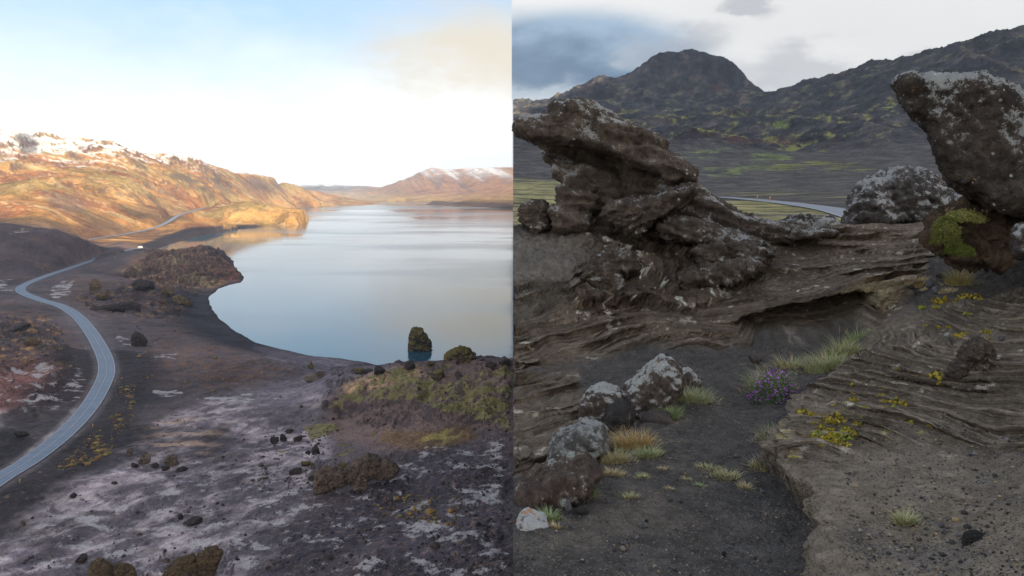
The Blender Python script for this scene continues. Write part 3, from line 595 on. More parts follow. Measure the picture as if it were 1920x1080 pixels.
def build_right_near():
    NU, NV = 1080, 1100
    U = np.r_[np.linspace(.0015, .80, 1000), .80+np.linspace(0, 1, 81)[1:]**1.8*1.7]; V = np.linspace(math.log(1.9), math.log(60), NV)
    u, v = np.meshgrid(U, V); d = np.exp(v); x = u*d; y = d.copy()
    zh = coarse(hH, U, V, 220, 260); zm = coarse(hM, U, V, 220, 260)
    e = sdf(x, y, LEDGE); wob = fbm2(x, y, .7, 6, .6, 61)*.10; e = e+wob; inm = ss(e, -.02, .05)
    z = lerp(zh, np.where(d < 9.5, np.maximum(zm, zh), zh), inm*ss(d, 9.4, 8.4))
    px, py = project(x, y, z); sp = (U[1]-U[0])*d
    def M(poly, soft=8, warp=10):
        P = np.array(poly, float); o = np.zeros(px.shape); lo = P.min(0)-soft-warp*2; hi = P.max(0)+soft+warp*2
        k = (px > lo[0]) & (px < hi[0]) & (py > lo[1]) & (py < hi[1])
        if k.any(): o[k] = ss(sdf(px[k], py[k], P)+N1[k]*warp, -soft, soft)
        return o
    N1 = fbm2(x, y, 1.2, 5, .55, 62)
    strat = M([(900, 720), (900, 520), (1060, 520), (1250, 560), (1440, 500), (1440, 430), (1720, 405), (1760, 430), (1700, 560), (1650, 620), (1560, 640), (1400, 640), (1200, 650), (1060, 680)], 14, 10)
    strat = np.maximum(strat, M([(930, 900), (930, 700), (1080, 690), (1100, 760), (1080, 860)], 14, 10)*.7)
    stratm = M([(1455, 835), (1510, 735), (1620, 640), (1780, 580), (2000, 520), (2000, 870), (1830, 850), (1700, 815), (1600, 850), (1540, 850)], 34, 26)*ss(e, -.05, .15)
    rough = M([(1000, 420), (1100, 390), (1300, 370), (1420, 420), (1440, 500), (1280, 590), (1080, 590), (1060, 520), (1130, 470)], 14, 14)
    warp = fbm2(x, y, 2.4, 4, .55, 63)
    def profile(ph):
        f = ph-np.floor(ph); return np.where(f < .16, ss(f, 0, .16), 1-(f-.16)/.84), f
    # beds of the ridge, their edges facing the hollow
    ph = (y-.50*x)*.8+2.2*z+warp*.42+.75*fbm2(x, y, 6, 2, .5, 60)
    p1, f1 = profile(ph*1.9); p2, f2 = profile(ph*6.3+.25*fbm2(x, y, .8, 3, .5, 64)); p3, f3 = profile(ph*17+.3*fbm2(x, y, .5, 3, .5, 59))
    amp = .12+.88*ss(fbm2(x, y, 2.6, 4, .55, 65), -.25, .45)
    amp2 = .3+.7*ss(fbm2(x, y, 1.7, 4, .55, 58), -.3, .4)
    z = z+strat*(amp*(p1*.13-.06)+amp2*(p2*.055+p3*.022-.035)+fbm2(x, y, 1.1, 5, .5, 57)*.035)
    push = strat*amp*(ss(f1, .05, .2)*ss(f1, .55, .2)*.22+ss(f2, .05, .2)*ss(f2, .5, .2)*.09+ss(f3, .05, .2)*ss(f3, .5, .2)*.03)
    # beds of the mound, dipping to the right
    phm = (x-.09*(np.clip(y, 0, 9.5)-6.36)**2)*1.6+.35*z+fbm2(x, y, 2.2, 3, .5, 66)*.42
    q1, g1 = profile(-phm*2.6); q2, g2 = profile(-phm*7.3+.3*fbm2(x, y, .6, 3, .5, 67))
    am = .35+.65*ss(fbm2(x, y, 1.6, 3, .5, 68), -.3, .4)
    z = z+stratm*(am*(q1*.075-.03)+(q2*.038-.015))
    push_m = stratm*am*(ss(g1, .05, .2)*ss(g1, .35, .2)*.06+ss(g2, .05, .2)*ss(g2, .4, .2)*.025)
    # broken lava
    z = z+rough*(fbm2(x, y, 1.3, 6, .58, 69, sp, True)*.16+fbm2(x, y, .3, 4, .55, 70, sp, True)*.05)
    pr, fr_ = profile((z*4+.3*x-.2*y)+fbm2(x, y, .9, 4, .55, 71)*.5); z = z+rough*pr*.08; push = push+rough*ss(fr_, .05, .2)*ss(fr_, .5, .2)*.16
    # sand: soft hummocks and footmarks
    sandm = 1-np.clip(strat+stratm+rough, 0, 1)
    z = z+sandm*(fbm2(x, y, .8, 5, .5, 72, sp)*.024+fbm2(x, y, .16, 4, .55, 73, sp)*.008)*np.clip(d/4, 1, 4)
    z = z+fbm2(x, y, .07, 3, .6, 74, sp)*.004*np.clip(d/4, 1, 3)
    # the hollow's overhang
    cave = M([(1385, 612), (1450, 585), (1540, 560), (1640, 556), (1650, 600), (1620, 630), (1560, 645), (1420, 648)], 8, 6)
    yy = y-push*.9+cave*1.15; xx = x+push*.35-push_m*.9+cave*.35
    # ledge lip leaning over the sand
    lip = ss(e, -.03, .05)*ss(e, .4, .08)*ss(d, 6.6, 5.5); xx = xx-lip*(.10+.05*fbm2(y*6, z*30, 1, 2, .5, 56)); z = z+lip*(.03+.02*fbm2(x, y, .25, 3, .6, 55))
    # ---- colour
    A = lambda *c: np.array(c)
    def put(c, col, m): return c+(np.array(col)-c)*m[..., None]
    n1 = fbm2(x, y, 1.6, 5, .55, 81, sp); n2 = fbm2(x, y, .35, 5, .6, 82, sp); n3 = fbm2(x, y, .09, 3, .6, 83, sp)
    c = np.zeros(z.shape+(3,))+A(.088, .076, .064)
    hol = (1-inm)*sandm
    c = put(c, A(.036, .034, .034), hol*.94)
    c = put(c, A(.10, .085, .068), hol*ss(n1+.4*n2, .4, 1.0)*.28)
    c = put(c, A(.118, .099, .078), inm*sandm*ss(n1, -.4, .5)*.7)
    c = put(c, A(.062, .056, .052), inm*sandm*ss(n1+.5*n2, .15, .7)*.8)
    c = put(c, A(.115, .093, .073), strat*.8); c = put(c, A(.062, .05, .042), strat*ss(n1+.5*n2, .1, .6)*.7)
    c = put(c, A(.175, .145, .110), strat*ss(p1, .8, 1.0)*.45)
    c = put(c, A(.118, .100, .083), stratm*.85); c = put(c, A(.17, .145, .118), stratm*ss(q1, .75, 1.0)*.5); c = put(c, A(.07, .06, .052), stratm*ss(n1+.5*n2, .2, .7)*.5)
    c = put(c, A(.062, .048, .038), rough*.85); c = put(c, A(.12, .092, .07), rough*ss(n2+n1*.5, .1, .6)*.7)
    lich = ss(n2+.5*n3+.25*n1, .62, .80)
    c = put(c, A(.42, .42, .39), rough*lich*.85)
    c = put(c, A(.34, .32, .28), strat*ss(n2+.6*n3, .85, 1.05)*.7)
    lf = M([(950, 440), (1060, 440), (1110, 470), (1110, 540), (1000, 600), (950, 600)], 14, 12); c = put(c, A(.105, .096, .086), lf*.7)
    ye = M([(1540, 565), (1620, 530), (1700, 530), (1660, 590), (1600, 600)], 12, 12); c = put(c, A(.18, .145, .085), ye*.7)
    ym = M([(1480, 800), (1560, 790), (1610, 825), (1540, 845), (1480, 838)], 8, 8)+M([(1500, 850), (1540, 870), (1566, 960), (1550, 965), (1520, 900)], 6, 6)
    c = put(c, A(.19, .15, .05), ym*ss(n2+n3, .3, .9)*.5)
    c = put(c, A(.16, .15, .05), M([(1540, 730), (1700, 700), (1760, 820), (1600, 830)], 10, 10)*ss(n2+n3, .75, .95)*.8)
    c = put(c, A(.26, .25, .23), stratm*ss(n2+.8*n3+.3*n1, .95, 1.15)*.7)
    c = c*np.array([1.92, 1.82, 1.70])*(1+.25*np.clip(n3, -1, 1)+.2*np.clip(n2, -1, 1))[..., None]; c = np.clip(c, .012, .8)
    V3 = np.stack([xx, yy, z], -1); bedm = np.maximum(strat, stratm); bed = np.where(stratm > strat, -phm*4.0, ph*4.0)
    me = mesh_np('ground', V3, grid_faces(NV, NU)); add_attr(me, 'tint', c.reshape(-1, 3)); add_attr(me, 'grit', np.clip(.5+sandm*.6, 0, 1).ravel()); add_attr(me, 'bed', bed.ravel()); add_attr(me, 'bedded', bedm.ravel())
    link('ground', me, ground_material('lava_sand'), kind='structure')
    return U, V, V3, z
RU, RV, RV3, RZ = build_right_near()
RPX, RPY = project(RV3[..., 0], RV3[..., 1], RV3[..., 2])
def right_z(x, y):
    fu = (x/y-RU[0])/(RU[1]-RU[0]); fv = (math.log(y)-RV[0])/(RV[1]-RV[0]); i, j = min(max(int(fv), 0), len(RV)-2), min(max(int(np.searchsorted(RU, x/y))-1, 0), len(RU)-2); a, b = fv-i, (x/y-RU[j])/(RU[j+1]-RU[j])
    return (RZ[i, j]*(1-b)+RZ[i, j+1]*b)*(1-a)+(RZ[i+1, j]*(1-b)+RZ[i+1, j+1]*b)*a
def right_hit(px, py):
    u = (px-XC)/F; tt = (YH-py)/F; d = 2.0
    while d < 58:
        if right_z(u*d, d) > tt*d: break
        d *= 1.002
    return u*d, d, right_z(u*d, d)

R = []
R += [HID(p, 40, -4.0) for p in (950, 1300, 1700, 2100)] + [HID(p, 58, -4.3) for p in (950, 1300, 1700, 2100)] + [HID(p, 100, -4.3) for p in (950, 1200, 1400, 1600, 1900, 2100)]
R += [CD(1310, 366, 267), CD(1450, 376, 185), CD(1600, 398, 108), CD(1000, 352, 250), CD(1000, 338, 350), CD(1000, 305, 470), CD(1000, 288, 560), CD(1200, 330, 400), CD(1310, 350, 330), CD(1500, 352, 320), CD(1700, 350, 250), CD(1900, 350, 220), CD(2100, 350, 210), CD(1400, 325, 420), CD(1600, 325, 400), CD(1800, 320, 380), CD(1350, 300, 510), CD(1500, 300, 500), CD(1650, 305, 460), CD(1760, 295, 470), CD(1920, 290, 460)]
R += [CD(1000, 265, 700), CD(1100, 255, 740), CD(1250, 265, 640), CD(1330, 280, 580), CD(1420, 265, 620), CD(1500, 250, 690), CD(1600, 255, 640), CD(1700, 240, 640), CD(1800, 200, 700), CD(1920, 190, 680), CD(1920, 130, 820), CD(1700, 180, 860), CD(1600, 190, 920), CD(1500, 210, 950), CD(1400, 225, 950), CD(1300, 225, 980), CD(1200, 225, 1000), CD(1080, 230, 1000), CD(1000, 225, 1100), CD(1350, 195, 1300), CD(1250, 195, 1330), CD(1150, 190, 1380), CD(1440, 195, 1180), CD(1040, 205, 1400)]
sky_r = [(940, 195, 1700), (968, 190, 1700), (985, 197, 1700), (1015, 187, 1700), (1034, 195, 1680), (1060, 185, 1640), (1085, 172, 1600), (1105, 152, 1570), (1130, 137, 1560), (1160, 148, 1560), (1178, 140, 1550), (1198, 132, 1520), (1212, 116, 1500), (1238, 107, 1500), (1262, 107, 1500), (1310, 103, 1500), (1332, 110, 1490), (1362, 116, 1480), (1385, 140, 1460), (1402, 162, 1430), (1437, 183, 1380), (1467, 172, 1300), (1500, 162, 1260), (1535, 151, 1220), (1600, 136, 1160), (1630, 122, 1130), (1680, 117, 1100), (1720, 105, 1080), (1745, 107, 1070), (1765, 102, 1060), (1800, 95, 1040), (1832, 90, 1030), (1870, 65, 1010), (1920, 62, 1000), (2000, 55, 990), (2150, 40, 980)]
_s = np.array(sky_r); sky_r = [(a, np.interp(a, _s[:, 0], _s[:, 1]), np.interp(a, _s[:, 0], _s[:, 2])) for a in range(945, 2150, 14)]
for a, b_, d_ in sky_r:
    R.append(CD(a, b_, d_)); R.append(HID(a, d_*1.15, (YH-b_)/F*d_-30))
R += [CD(1250, 150, 1450), CD(1320, 150, 1440), CD(1375, 165, 1420), CD(1210, 165, 1430)]
R += [HID(p, 3500, -40) for p in (950, 1300, 1700, 2100)]
hR = rbf(R)
ROADR = catmull([(*at(a, b_, d_),) for a, b_, d_ in ((1180, 361, 360), (1260, 363.5, 310), (1310, 366, 267), (1380, 370, 224), (1450, 376, 182), (1520, 384, 142), (1565, 391, 120), (1600, 399, 104), (1660, 415, 80), (1740, 445, 60))], 14)
ROADR[:, 2] -= .15
def build_right_far():
    NU, NV = 850, 900
    U = np.linspace(.0015, .86, NU); V = np.linspace(math.log(50), math.log(3000), NV)
    u, v = np.meshgrid(U, V); d = np.exp(v); x = u*d; y = d.copy(); z = coarse(hR, U, V, 220, 260)
    z = z-(1-ss(d, 50, 62))*.4
    sp = (U[1]-U[0])*d; spy = (V[1]-V[0])*d
    up = ss(z, 14, 40)*ss(d, 480, 620)
    z = z+up*(fbm2(x, y, 150, 6, .55, 91, sp, True)*8.5+fbm2(x, y, 40, 4, .55, 92, sp, True)*2.4)
    z = z+(1-up)*ss(d, 90, 160)*(fbm2(x, y, 40, 4, .5, 93, sp)*.35)*ss(d, 100, 400)
    crag = ss(z, 110, 180); z = z+crag*fbm2(x, y, 60, 5, .55, 94, sp, True)*4
    rd, rp = seg_dist(x, y, ROADR[::3]); rz = np.interp(rp, np.arange(len(ROADR[::3])), ROADR[::3, 2]); z = lerp(z, rz-.2, ss(rd, 14, 4)*(d < 420))
    px, py = project(x, y, z)
    zx = np.gradient(z, axis=1)/sp; zy = np.gradient(z, axis=0)/spy; slope = np.sqrt(zx**2+(zy-zx*u)**2)
    N1 = fbm2(x, y, 60, 5, .55, 95, sp)
    def M(poly, soft=8, warp=10):
        P = np.array(poly, float); o = np.zeros(px.shape); lo = P.min(0)-soft-warp*2; hi = P.max(0)+soft+warp*2
        k = (px > lo[0]) & (px < hi[0]) & (py > lo[1]) & (py < hi[1])
        if k.any(): o[k] = ss(sdf(px[k], py[k], P)+N1[k]*warp, -soft, soft)
        return o
    A = lambda *c: np.array(c)
    def put(c, col, m): return c+(np.array(col)-c)*m[..., None]
    n1 = fbm2(x, y, 120, 6, .6, 96, sp); n2 = fbm2(x, y, 25, 5, .6, 97, sp); gl = fbm2(x, y, 110, 6, .6, 90, sp, True); n3 = fbm2(x*.5, y*2, 30, 5, .6, 98, sp); n4 = fbm2(x, y, 7, 4, .6, 99, sp)
    c = np.zeros(z.shape+(3,))+A(.085, .074, .070)
    c = put(c, A(.115, .10, .09), ss(n3, .1, .6)*.5)
    mossp = M([(900, 336), (1060, 338), (1060, 420), (900, 420)], 5, 4)+M([(1280, 378), (1420, 374), (1480, 382), (1560, 395), (1600, 410), (1600, 440), (1250, 440)], 6, 5)
    c = put(c, A(.33, .29, .12), mossp*ss(n3+.5*n4, -.75, .1)*.9)
    c = put(c, A(.28, .25, .11), M([(1310, 358), (1450, 368), (1620, 372), (1640, 366), (1500, 358)], 4, 4)*ss(n3, -.1, .5)*.6)
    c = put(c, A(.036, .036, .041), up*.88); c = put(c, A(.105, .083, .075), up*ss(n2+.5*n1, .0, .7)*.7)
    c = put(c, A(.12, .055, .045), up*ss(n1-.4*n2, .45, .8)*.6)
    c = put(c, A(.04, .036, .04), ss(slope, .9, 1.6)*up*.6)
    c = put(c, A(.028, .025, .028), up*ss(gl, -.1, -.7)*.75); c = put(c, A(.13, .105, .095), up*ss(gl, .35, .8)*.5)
    lowz = ss(z, 150, 60)
    c = put(c, A(.24, .24, .05), up*ss(n2*.7+n1*.6+.3*n4, .28, .66)*ss(slope, 1.0, .5)*(.35+.65*lowz)*.85)
    for poly, k in (([(1270, 290), (1310, 275), (1370, 280), (1340, 297), (1275, 297)], 1), ([(1400, 290), (1440, 288), (1490, 292), (1470, 303), (1400, 300)], 1), ([(1320, 318), (1385, 318), (1390, 328), (1330, 330)], 1), ([(1350, 303), (1480, 302), (1500, 310), (1400, 314)], .7), ([(1460, 228), (1482, 226), (1480, 236), (1458, 236)], 1), ([(1450, 294), (1490, 290), (1485, 303), (1450, 302)], 1)):
        c = put(c, A(.15, .18, .055), M(poly, 4, 9)*ss(n2+n4*.5, -.4, .3)*.85*k)
    c = put(c, A(.22, .21, .04), M([(1440, 305), (1540, 300), (1640, 308), (1660, 320), (1540, 325), (1440, 318)], 5, 8)*ss(n3+n2*.5, .05, .4)*.8)
    c *= (1+.25*np.clip(n4, -1, 1)+.15*np.clip(n2, -1, 1))[..., None]; c = np.clip(c, .012, .8)
    V3 = np.stack([x, y, z], -1); m, t, b = new_mat('lava_hills')
    at_ = t.new('ShaderNodeAttribute', attribute_name='tint'); p = pos(t)
    f1_ = t.noise(p, .5, 5, .7); f2_ = t.noise(p, .08, 6, .65)
    k = t.step(t.math('ADD', f1_, f2_), .7, 1.3, .42, 1.6)
    cc = t.new('ShaderNodeVectorMath', operation='SCALE'); t.l.new(at_.outputs['Color'], cc.inputs[0]); t.l.new(k, cc.inputs['Scale']); t.l.new(cc.outputs[0], b.inputs['Base Color'])
    bump(t, b, t.math('ADD', f1_, t.math('MULTIPLY', f2_, 5)), .9, .8)
    k = int(np.searchsorted(V, math.log(500)))
    for nm, i0, i1 in (('plain', 0, k), ('mountain', k, NV-1)):
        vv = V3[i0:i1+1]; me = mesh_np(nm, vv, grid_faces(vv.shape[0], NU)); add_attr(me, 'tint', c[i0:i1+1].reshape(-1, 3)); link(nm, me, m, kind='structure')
    return V3
RF3 = build_right_far()
ribbon('road', ROADR, 2.8, am, .05)
# the rock face below the lava field's edge, down to the lake valley
def build_cliff():
    top = np.vstack([RV3[::6, 0], RF3[::6, 0][RF3[::6, 0][:, 1] > 60]]); n = len(top); rows = 26; v = np.zeros((rows, n, 3))
    for r in range(rows):
        t = r/(rows-1); zb = np.minimum(top[:, 2]-2, -112); zz = lerp(top[:, 2], zb, t)
        inn = (top[:, 1]*.004+.3)*(.4*t+.6*np.abs(pn2(top[:, 1]*.09+r*.3, zz*.12, 5)))*min(1, r*.25)
        v[r] = np.stack([top[:, 0]+inn, top[:, 1], zz], 1)
    m, t_, b = new_mat('cliff_rock'); p = pos(t_); n_ = t_.noise(p, .3, 6, .65)
    t_.l.new(t_.mix(n_, (.04, .034, .03), (.13, .11, .095)), b.inputs['Base Color']); bump(t_, b, n_, .9, 1.5)
    link('cliff', mesh_np('cliff', v, grid_faces(rows, n)), m, kind='structure')
build_cliff()

# added clouds out of view behind the camera, shading lava field and near valley
def build_added_cloud():
    NU, NV = 130, 120; X_ = np.linspace(-50, 3700, NU); Y_ = np.linspace(-1950, 1450, NV); x, y = np.meshgrid(X_, Y_)
    e = sdf(x, y, [(150, -1700), (3400, -1700), (3400, 1200), (820, 1200), (790, -150), (420, -260), (200, -420)])
    e = e+fbm2(x, y, 400, 4, .5, 121)*60; th = np.clip(e, 0, 260)*.45
    bot = 640-np.clip(e, 0, 60)*.4+fbm2(x, y, 300, 4, .5, 122)*14; topz = bot+th+fbm2(x, y, 220, 4, .55, 123)*20*ss(e, 0, 150)
    keep = e > 0; f = grid_faces(NV, NU); kf = keep.ravel()[f].all(1); f = f[kf]; n = NU*NV
    v = np.vstack([np.stack([x, y, bot], -1).reshape(-1, 3), np.stack([x, y, np.maximum(topz, bot+3)], -1).reshape(-1, 3)])
    ed = {}
    for q in f:
        for a, b_ in zip(q, np.roll(q, -1)): ed[(a, b_)] = 1
    side = [(b_, a, a+n, b_+n) for (a, b_) in ed if (b_, a) not in ed]
    faces = np.vstack([f[:, ::-1], f+n, np.array(side)])
    m = bpy.data.materials.new('added_cloud_vapour'); m.use_nodes = True; t = NT(m.node_tree); t.n.clear()
    a = t.new('ShaderNodeBsdfDiffuse'); b_ = t.new('ShaderNodeBsdfTranslucent'); mx = t.new('ShaderNodeMixShader'); o = t.new('ShaderNodeOutputMaterial')
    a.inputs[0].default_value = (.9, .9, .9, 1); b_.inputs[0].default_value = (.97, .98, 1.0, 1); mx.inputs[0].default_value = .85
    t.l.new(a.outputs[0], mx.inputs[1]); t.l.new(b_.outputs[0], mx.inputs[2]); t.l.new(mx.outputs[0], o.inputs[0])
    link('added_cloud', mesh_np('added_cloud', v, faces), m, label='added bank of clouds out of view behind the camera, shading the ground', cat='added_cloud')
build_added_cloud()

# ------------------------------------------------------------------ rocks
import bmesh
def rock_mat(name, dark, light, lichen=.5, lcol=(.46, .46, .44), orange=0.0, moss=0.0, mcol=(.20, .19, .05), sc=1.0, beds=0.0, top=.35, zr=None):
    m, t, b = new_mat(name); p = obco(t); g = t.new('ShaderNodeNewGeometry'); sn = t.new('ShaderNodeSeparateXYZ'); t.l.new(g.outputs['Normal'], sn.inputs[0]); up = sn.outputs[2]
    n1 = t.noise(p, 2.2*sc, 6, .65); n2 = t.noise(p, 9*sc, 6, .7); n3 = t.noise(p, 34*sc, 4, .65)
    k = t.step(t.math('ADD', t.math('MULTIPLY', n1, .6), t.math('MULTIPLY', n2, .5)), .38, .72)
    c = t.mix(k, dark, light); c = t.mix(t.step(n3, .35, .7), c, t.mix(.5, c, (.02, .017, .015)))
    if beds:
        mp = t.new('ShaderNodeMapping'); t.l.new(p, mp.inputs[0]); mp.inputs['Scale'].default_value = (.6, .6, 4.5); mp.inputs['Rotation'].default_value = (0, -.18, 0)
        bd = t.noise(mp.outputs[0], 2.0*sc, 5, .6); c = t.mix(t.math('MULTIPLY', t.step(bd, .52, .66), beds), c, tuple(v*1.7 for v in light))
    if moss:
        mm = t.math('MULTIPLY', t.step(t.math('ADD', t.math('MULTIPLY', up, .5), t.math('ADD', n1, t.math('MULTIPLY', n2, .4))), .95-moss*.5, 1.15-moss*.5), .9); c = t.mix(mm, c, t.mix(n2, tuple(v*.55 for v in mcol), mcol))
    l1 = t.noise(p, 4.2*sc, 4, .6); l2 = t.noise(p, 15*sc, 4, .65)
    l3 = t.noise(p, 48*sc, 4, .7)
    lv = t.math('ADD', t.math('ADD', t.math('MULTIPLY', l1, .55), t.math('ADD', t.math('MULTIPLY', l2, .50), t.math('MULTIPLY', l3, .42))), t.math('MULTIPLY', up, top*.13))
    lv = t.math('ADD', lv, t.math('MULTIPLY', t.math('SUBTRACT', t.noise(p, 1.1*sc, 3, .55), .5), .75))
    lm = t.math('MULTIPLY', t.step(lv, 1.00-lichen*.25, 1.09-lichen*.25), .82)
    if zr:
        sz_ = t.new('ShaderNodeSeparateXYZ'); t.l.new(p, sz_.inputs[0]); lm = t.math('MULTIPLY', lm, t.step(t.math('ADD', sz_.outputs[2], t.math('MULTIPLY', n1, .9)), zr[0]+.45, zr[1]+.45, .06, 1))
    c = t.mix(lm, c, t.mix(t.noise(p, 40*sc, 3, .6), tuple(v*.62 for v in lcol), lcol))
    vs = t.voro(p, 7*sc); spots = t.math('MULTIPLY', t.step(vs, .17, .12), t.step(t.noise(p, 1.7*sc, 2, .5), .5, .6))
    if lichen > 0: c = t.mix(t.math('MULTIPLY', spots, .85), c, tuple(v*1.05 for v in lcol))
    if orange: c = t.mix(t.math('MULTIPLY', t.step(t.noise(p, 5.3*sc, 4, .6, 1.0), .70-orange*.12, .76-orange*.12), .9), c, (.42, .20, .06))
    t.l.new(c, b.inputs['Base Color'])
    bump(t, b, t.math('ADD', t.math('MULTIPLY', n2, 1.0), t.math('MULTIPLY', n3, .5)), .9, .045/sc)
    return m
def voxel_mesh(bm, voxel, smooth=4):
    """solid -> even quad mesh (verts, faces) by voxel remeshing"""
    me = bpy.data.meshes.new('raw'); bmesh.ops.recalc_face_normals(bm, faces=bm.faces); bm.to_mesh(me); bm.free()
    o = bpy.data.objects.new('raw', me); COL.objects.link(o)
    r = o.modifiers.new('r', 'REMESH'); r.mode = 'VOXEL'; r.voxel_size = voxel
    sm = o.modifiers.new('s', 'SMOOTH'); sm.iterations = smooth; sm.factor = .5
    dg = bpy.context.evaluated_depsgraph_get(); e = o.evaluated_get(dg).to_mesh()
    v = np.empty(len(e.vertices)*3); e.vertices.foreach_get('co', v); nn = np.empty(len(e.vertices)*3); e.vertices.foreach_get('normal', nn)
    f = np.empty(len(e.polygons)*4, int); e.loops.foreach_get('vertex_index', f)
    o.evaluated_get(dg).to_mesh_clear(); bpy.data.objects.remove(o); bpy.data.meshes.remove(me)
    return v.reshape(-1, 3), nn.reshape(-1, 3), f.reshape(-1, 4)
def add_prism(bm, pts, y0, y1, taper=.72, round_=.22):
    """outline pts (x,z) swept from y0 to y1, narrowing towards both ends"""
    P = np.array(pts); c = P.mean(0); rings = []
    T = y1-y0
    for s, k in ((0, taper), (round_*.4, lerp(taper, 1, .7)), (round_, 1), (1-round_, 1), (1-round_*.4, lerp(taper, 1, .7)), (1, taper)):
        Q = c+(P-c)*k; rings.append([bm.verts.new((q[0], y0+T*s, q[1])) for q in Q])
    n = len(P)
    for a, b in zip(rings, rings[1:]):
        for i in range(n): bm.faces.new((a[i], a[(i+1) % n], b[(i+1) % n], b[i]))
    for r in (rings[0], rings[-1]):
        fc = bm.faces.new(r); bmesh.ops.triangulate(bm, faces=[fc])
def rock(name, solids, base, voxel, mat, label, cat, amp=.06, wl=.6, strata=0.0, sfreq=6.0, tilt=(.15, 0), fine=.012, seed=0, group=None, ridged=True, kind=None, sheet=1.0, smooth=4):
    """solids: (outline in photo pixels, depth, thickness, shift back[, taper]); base: world point of the object's origin"""
    bm = bmesh.new(); base = np.array(base)
    for s in solids:
        n0 = len(bm.verts); out, d, th, sh = s[:4]; sh = sh+th*.28; tp = s[4] if len(s) > 4 else .72
        P = [(at(a, b_, d)[0]-base[0], at(a, b_, d)[2]-base[2]) for a, b_ in out]
        add_prism(bm, P, d-base[1]+sh-th/2, d-base[1]+sh+th/2, tp)
        bm.verts.ensure_lookup_table(); cx = np.mean([a for a, _ in out])
        for q in bm.verts[n0:]: q.co.x += (q.co.y-(d-base[1]))*(cx-XC)/F
    v, n, f = voxel_mesh(bm, voxel, smooth)
    q = np.stack([v[:, 0], v[:, 1], (v[:, 2]+tilt[0]*v[:, 0]+tilt[1]*v[:, 1])*sheet], 1)+seed*7.7
    h = fbm3(q, wl, 3, .5, seed, ridged)*amp+fbm3(q, wl*.22, 4, .6, seed+9)*amp*.33
    v = v+n*(h-amp*.35)[:, None]
    if strata:
        ph = (v[:, 2]+tilt[0]*v[:, 0]+tilt[1]*v[:, 1])*sfreq+fbm3(q, wl*1.5, 3, .5, seed+3)*.8
        fr = ph-np.floor(ph); pr = np.where(fr < .75, ss(fr, 0, .75), 1-ss(fr, .75, 1.0)); ph2 = ph*2.7; f2 = ph2-np.floor(ph2); p2 = np.where(f2 < .75, f2/.75, (1-f2)/.25)
        k = .35+.65*ss(fbm3(q, wl*2, 2, .5, seed+5), -.3, .3)
        side = np.sqrt(np.clip(1-n[:, 2]**2, 0, 1)); v = v+n*((pr-.5)*strata*k*side+(p2-.5)*strata*.4*side)[:, None]
    v = v+n*(fbm3(q, wl*.07, 3, .6, seed+7)*fine)[:, None]
    me = mesh_np(name, v, f)
    return link(name, me, mat, label=label, cat=cat, group=group, loc=tuple(base), kind=kind)
def blob(sz, seed, cuts=12, sub=4, amp=.12, wl=.6, beds=0.0):
    """an angular stone of half-sizes sz: a ball cut by planes, then roughened"""
    bm = bmesh.new(); bmesh.ops.create_icosphere(bm, subdivisions=sub, radius=1)
    bm.verts.ensure_lookup_table(); v = np.array([q.co[:] for q in bm.verts]); f = np.array([[q.index for q in fc.verts] for fc in bm.faces]); bm.free()
    r = np.random.default_rng(seed); v0 = v.copy()
    for _ in range(cuts):
        n = r.normal(size=3); n /= np.linalg.norm(n); c = r.uniform(.42, .78); v = v-n*np.clip(v@n-c, 0, None)[:, None]*.9
    q = v0*1.0+seed*3.1
    v = v*(1+fbm3(q, wl, 4, .55, seed % 97, True)*amp+fbm3(q, wl*.25, 3, .6, seed % 89)*amp*.3)[:, None]
    if beds:
        ph = v[:, 2]*5+fbm3(q, .9, 2, .5, seed % 50)*.8; fr = ph-np.floor(ph); v[:, :2] *= (1+beds*(fr-.5))[:, None]
    v = v*np.array(sz); v[:, 2] = np.where(v[:, 2] < -.55*sz[2], -.55*sz[2]+(v[:, 2]+.55*sz[2])*.3, v[:, 2])
    return v, f
def stone(name, px, py, wpx, hpx, mat, label, cat='rock', seed=0, group=None, side='R', rot=None, depth=1.0, sub=4, sink=.25, cuts=9, amp=.14, beds=0.0, tip=0.0):
    """a stone standing where the photo shows its foot (px, py), wpx wide and hpx high in the photo"""
    x, y, z = (right_hit if side == 'R' else left_hit)(px, py); s = y/F
    hw, hh = wpx*s/2, hpx*s/2
    v, f = blob((hw, hw*depth, hh*1.15), seed, cuts, sub, amp, beds=beds)
    if tip: v[:, 0] += v[:, 2]*tip
    v[:, 2] += hh*(1-sink); me = mesh_np(name, v, f)
    o = link(name, me, mat, label=label, cat=cat, group=group, loc=(x, y+hw*depth*.5, z))
    o.rotation_euler.z = rot if rot is not None else 0
    return o

M_big = rock_mat('layered_lava', (.052, .040, .032), (.175, .135, .105), .62, orange=0, sc=1.0, beds=.22, top=.9)
M_dark = rock_mat('black_lava', (.034, .029, .026), (.125, .102, .085), .98, orange=.25, sc=1.3, top=.7)
M_wedge = rock_mat('wedge_lava', (.030, .025, .022), (.11, .088, .072), .84, (.44, .45, .44), orange=.1, sc=1.2, top=.8, zr=(.75, 1.5))
M_white = rock_mat('whitened_lava', (.05, .045, .04), (.15, .13, .12), .80, (.46, .46, .45), orange=.25, sc=1.2, top=1.3)
M_lich = rock_mat('lichened_stone', (.055, .044, .038), (.16, .125, .105), .56, (.46, .46, .43), orange=.1, sc=3.2, top=2.2)
M_spot = rock_mat('spotted_stone', (.05, .036, .03), (.14, .10, .08), .42, (.44, .46, .42), sc=3.0, top=.6)
M_greyl = rock_mat('grey_lichened_stone', (.07, .065, .06), (.20, .185, .17), .95, (.38, .38, .36), sc=3.6, top=.6)
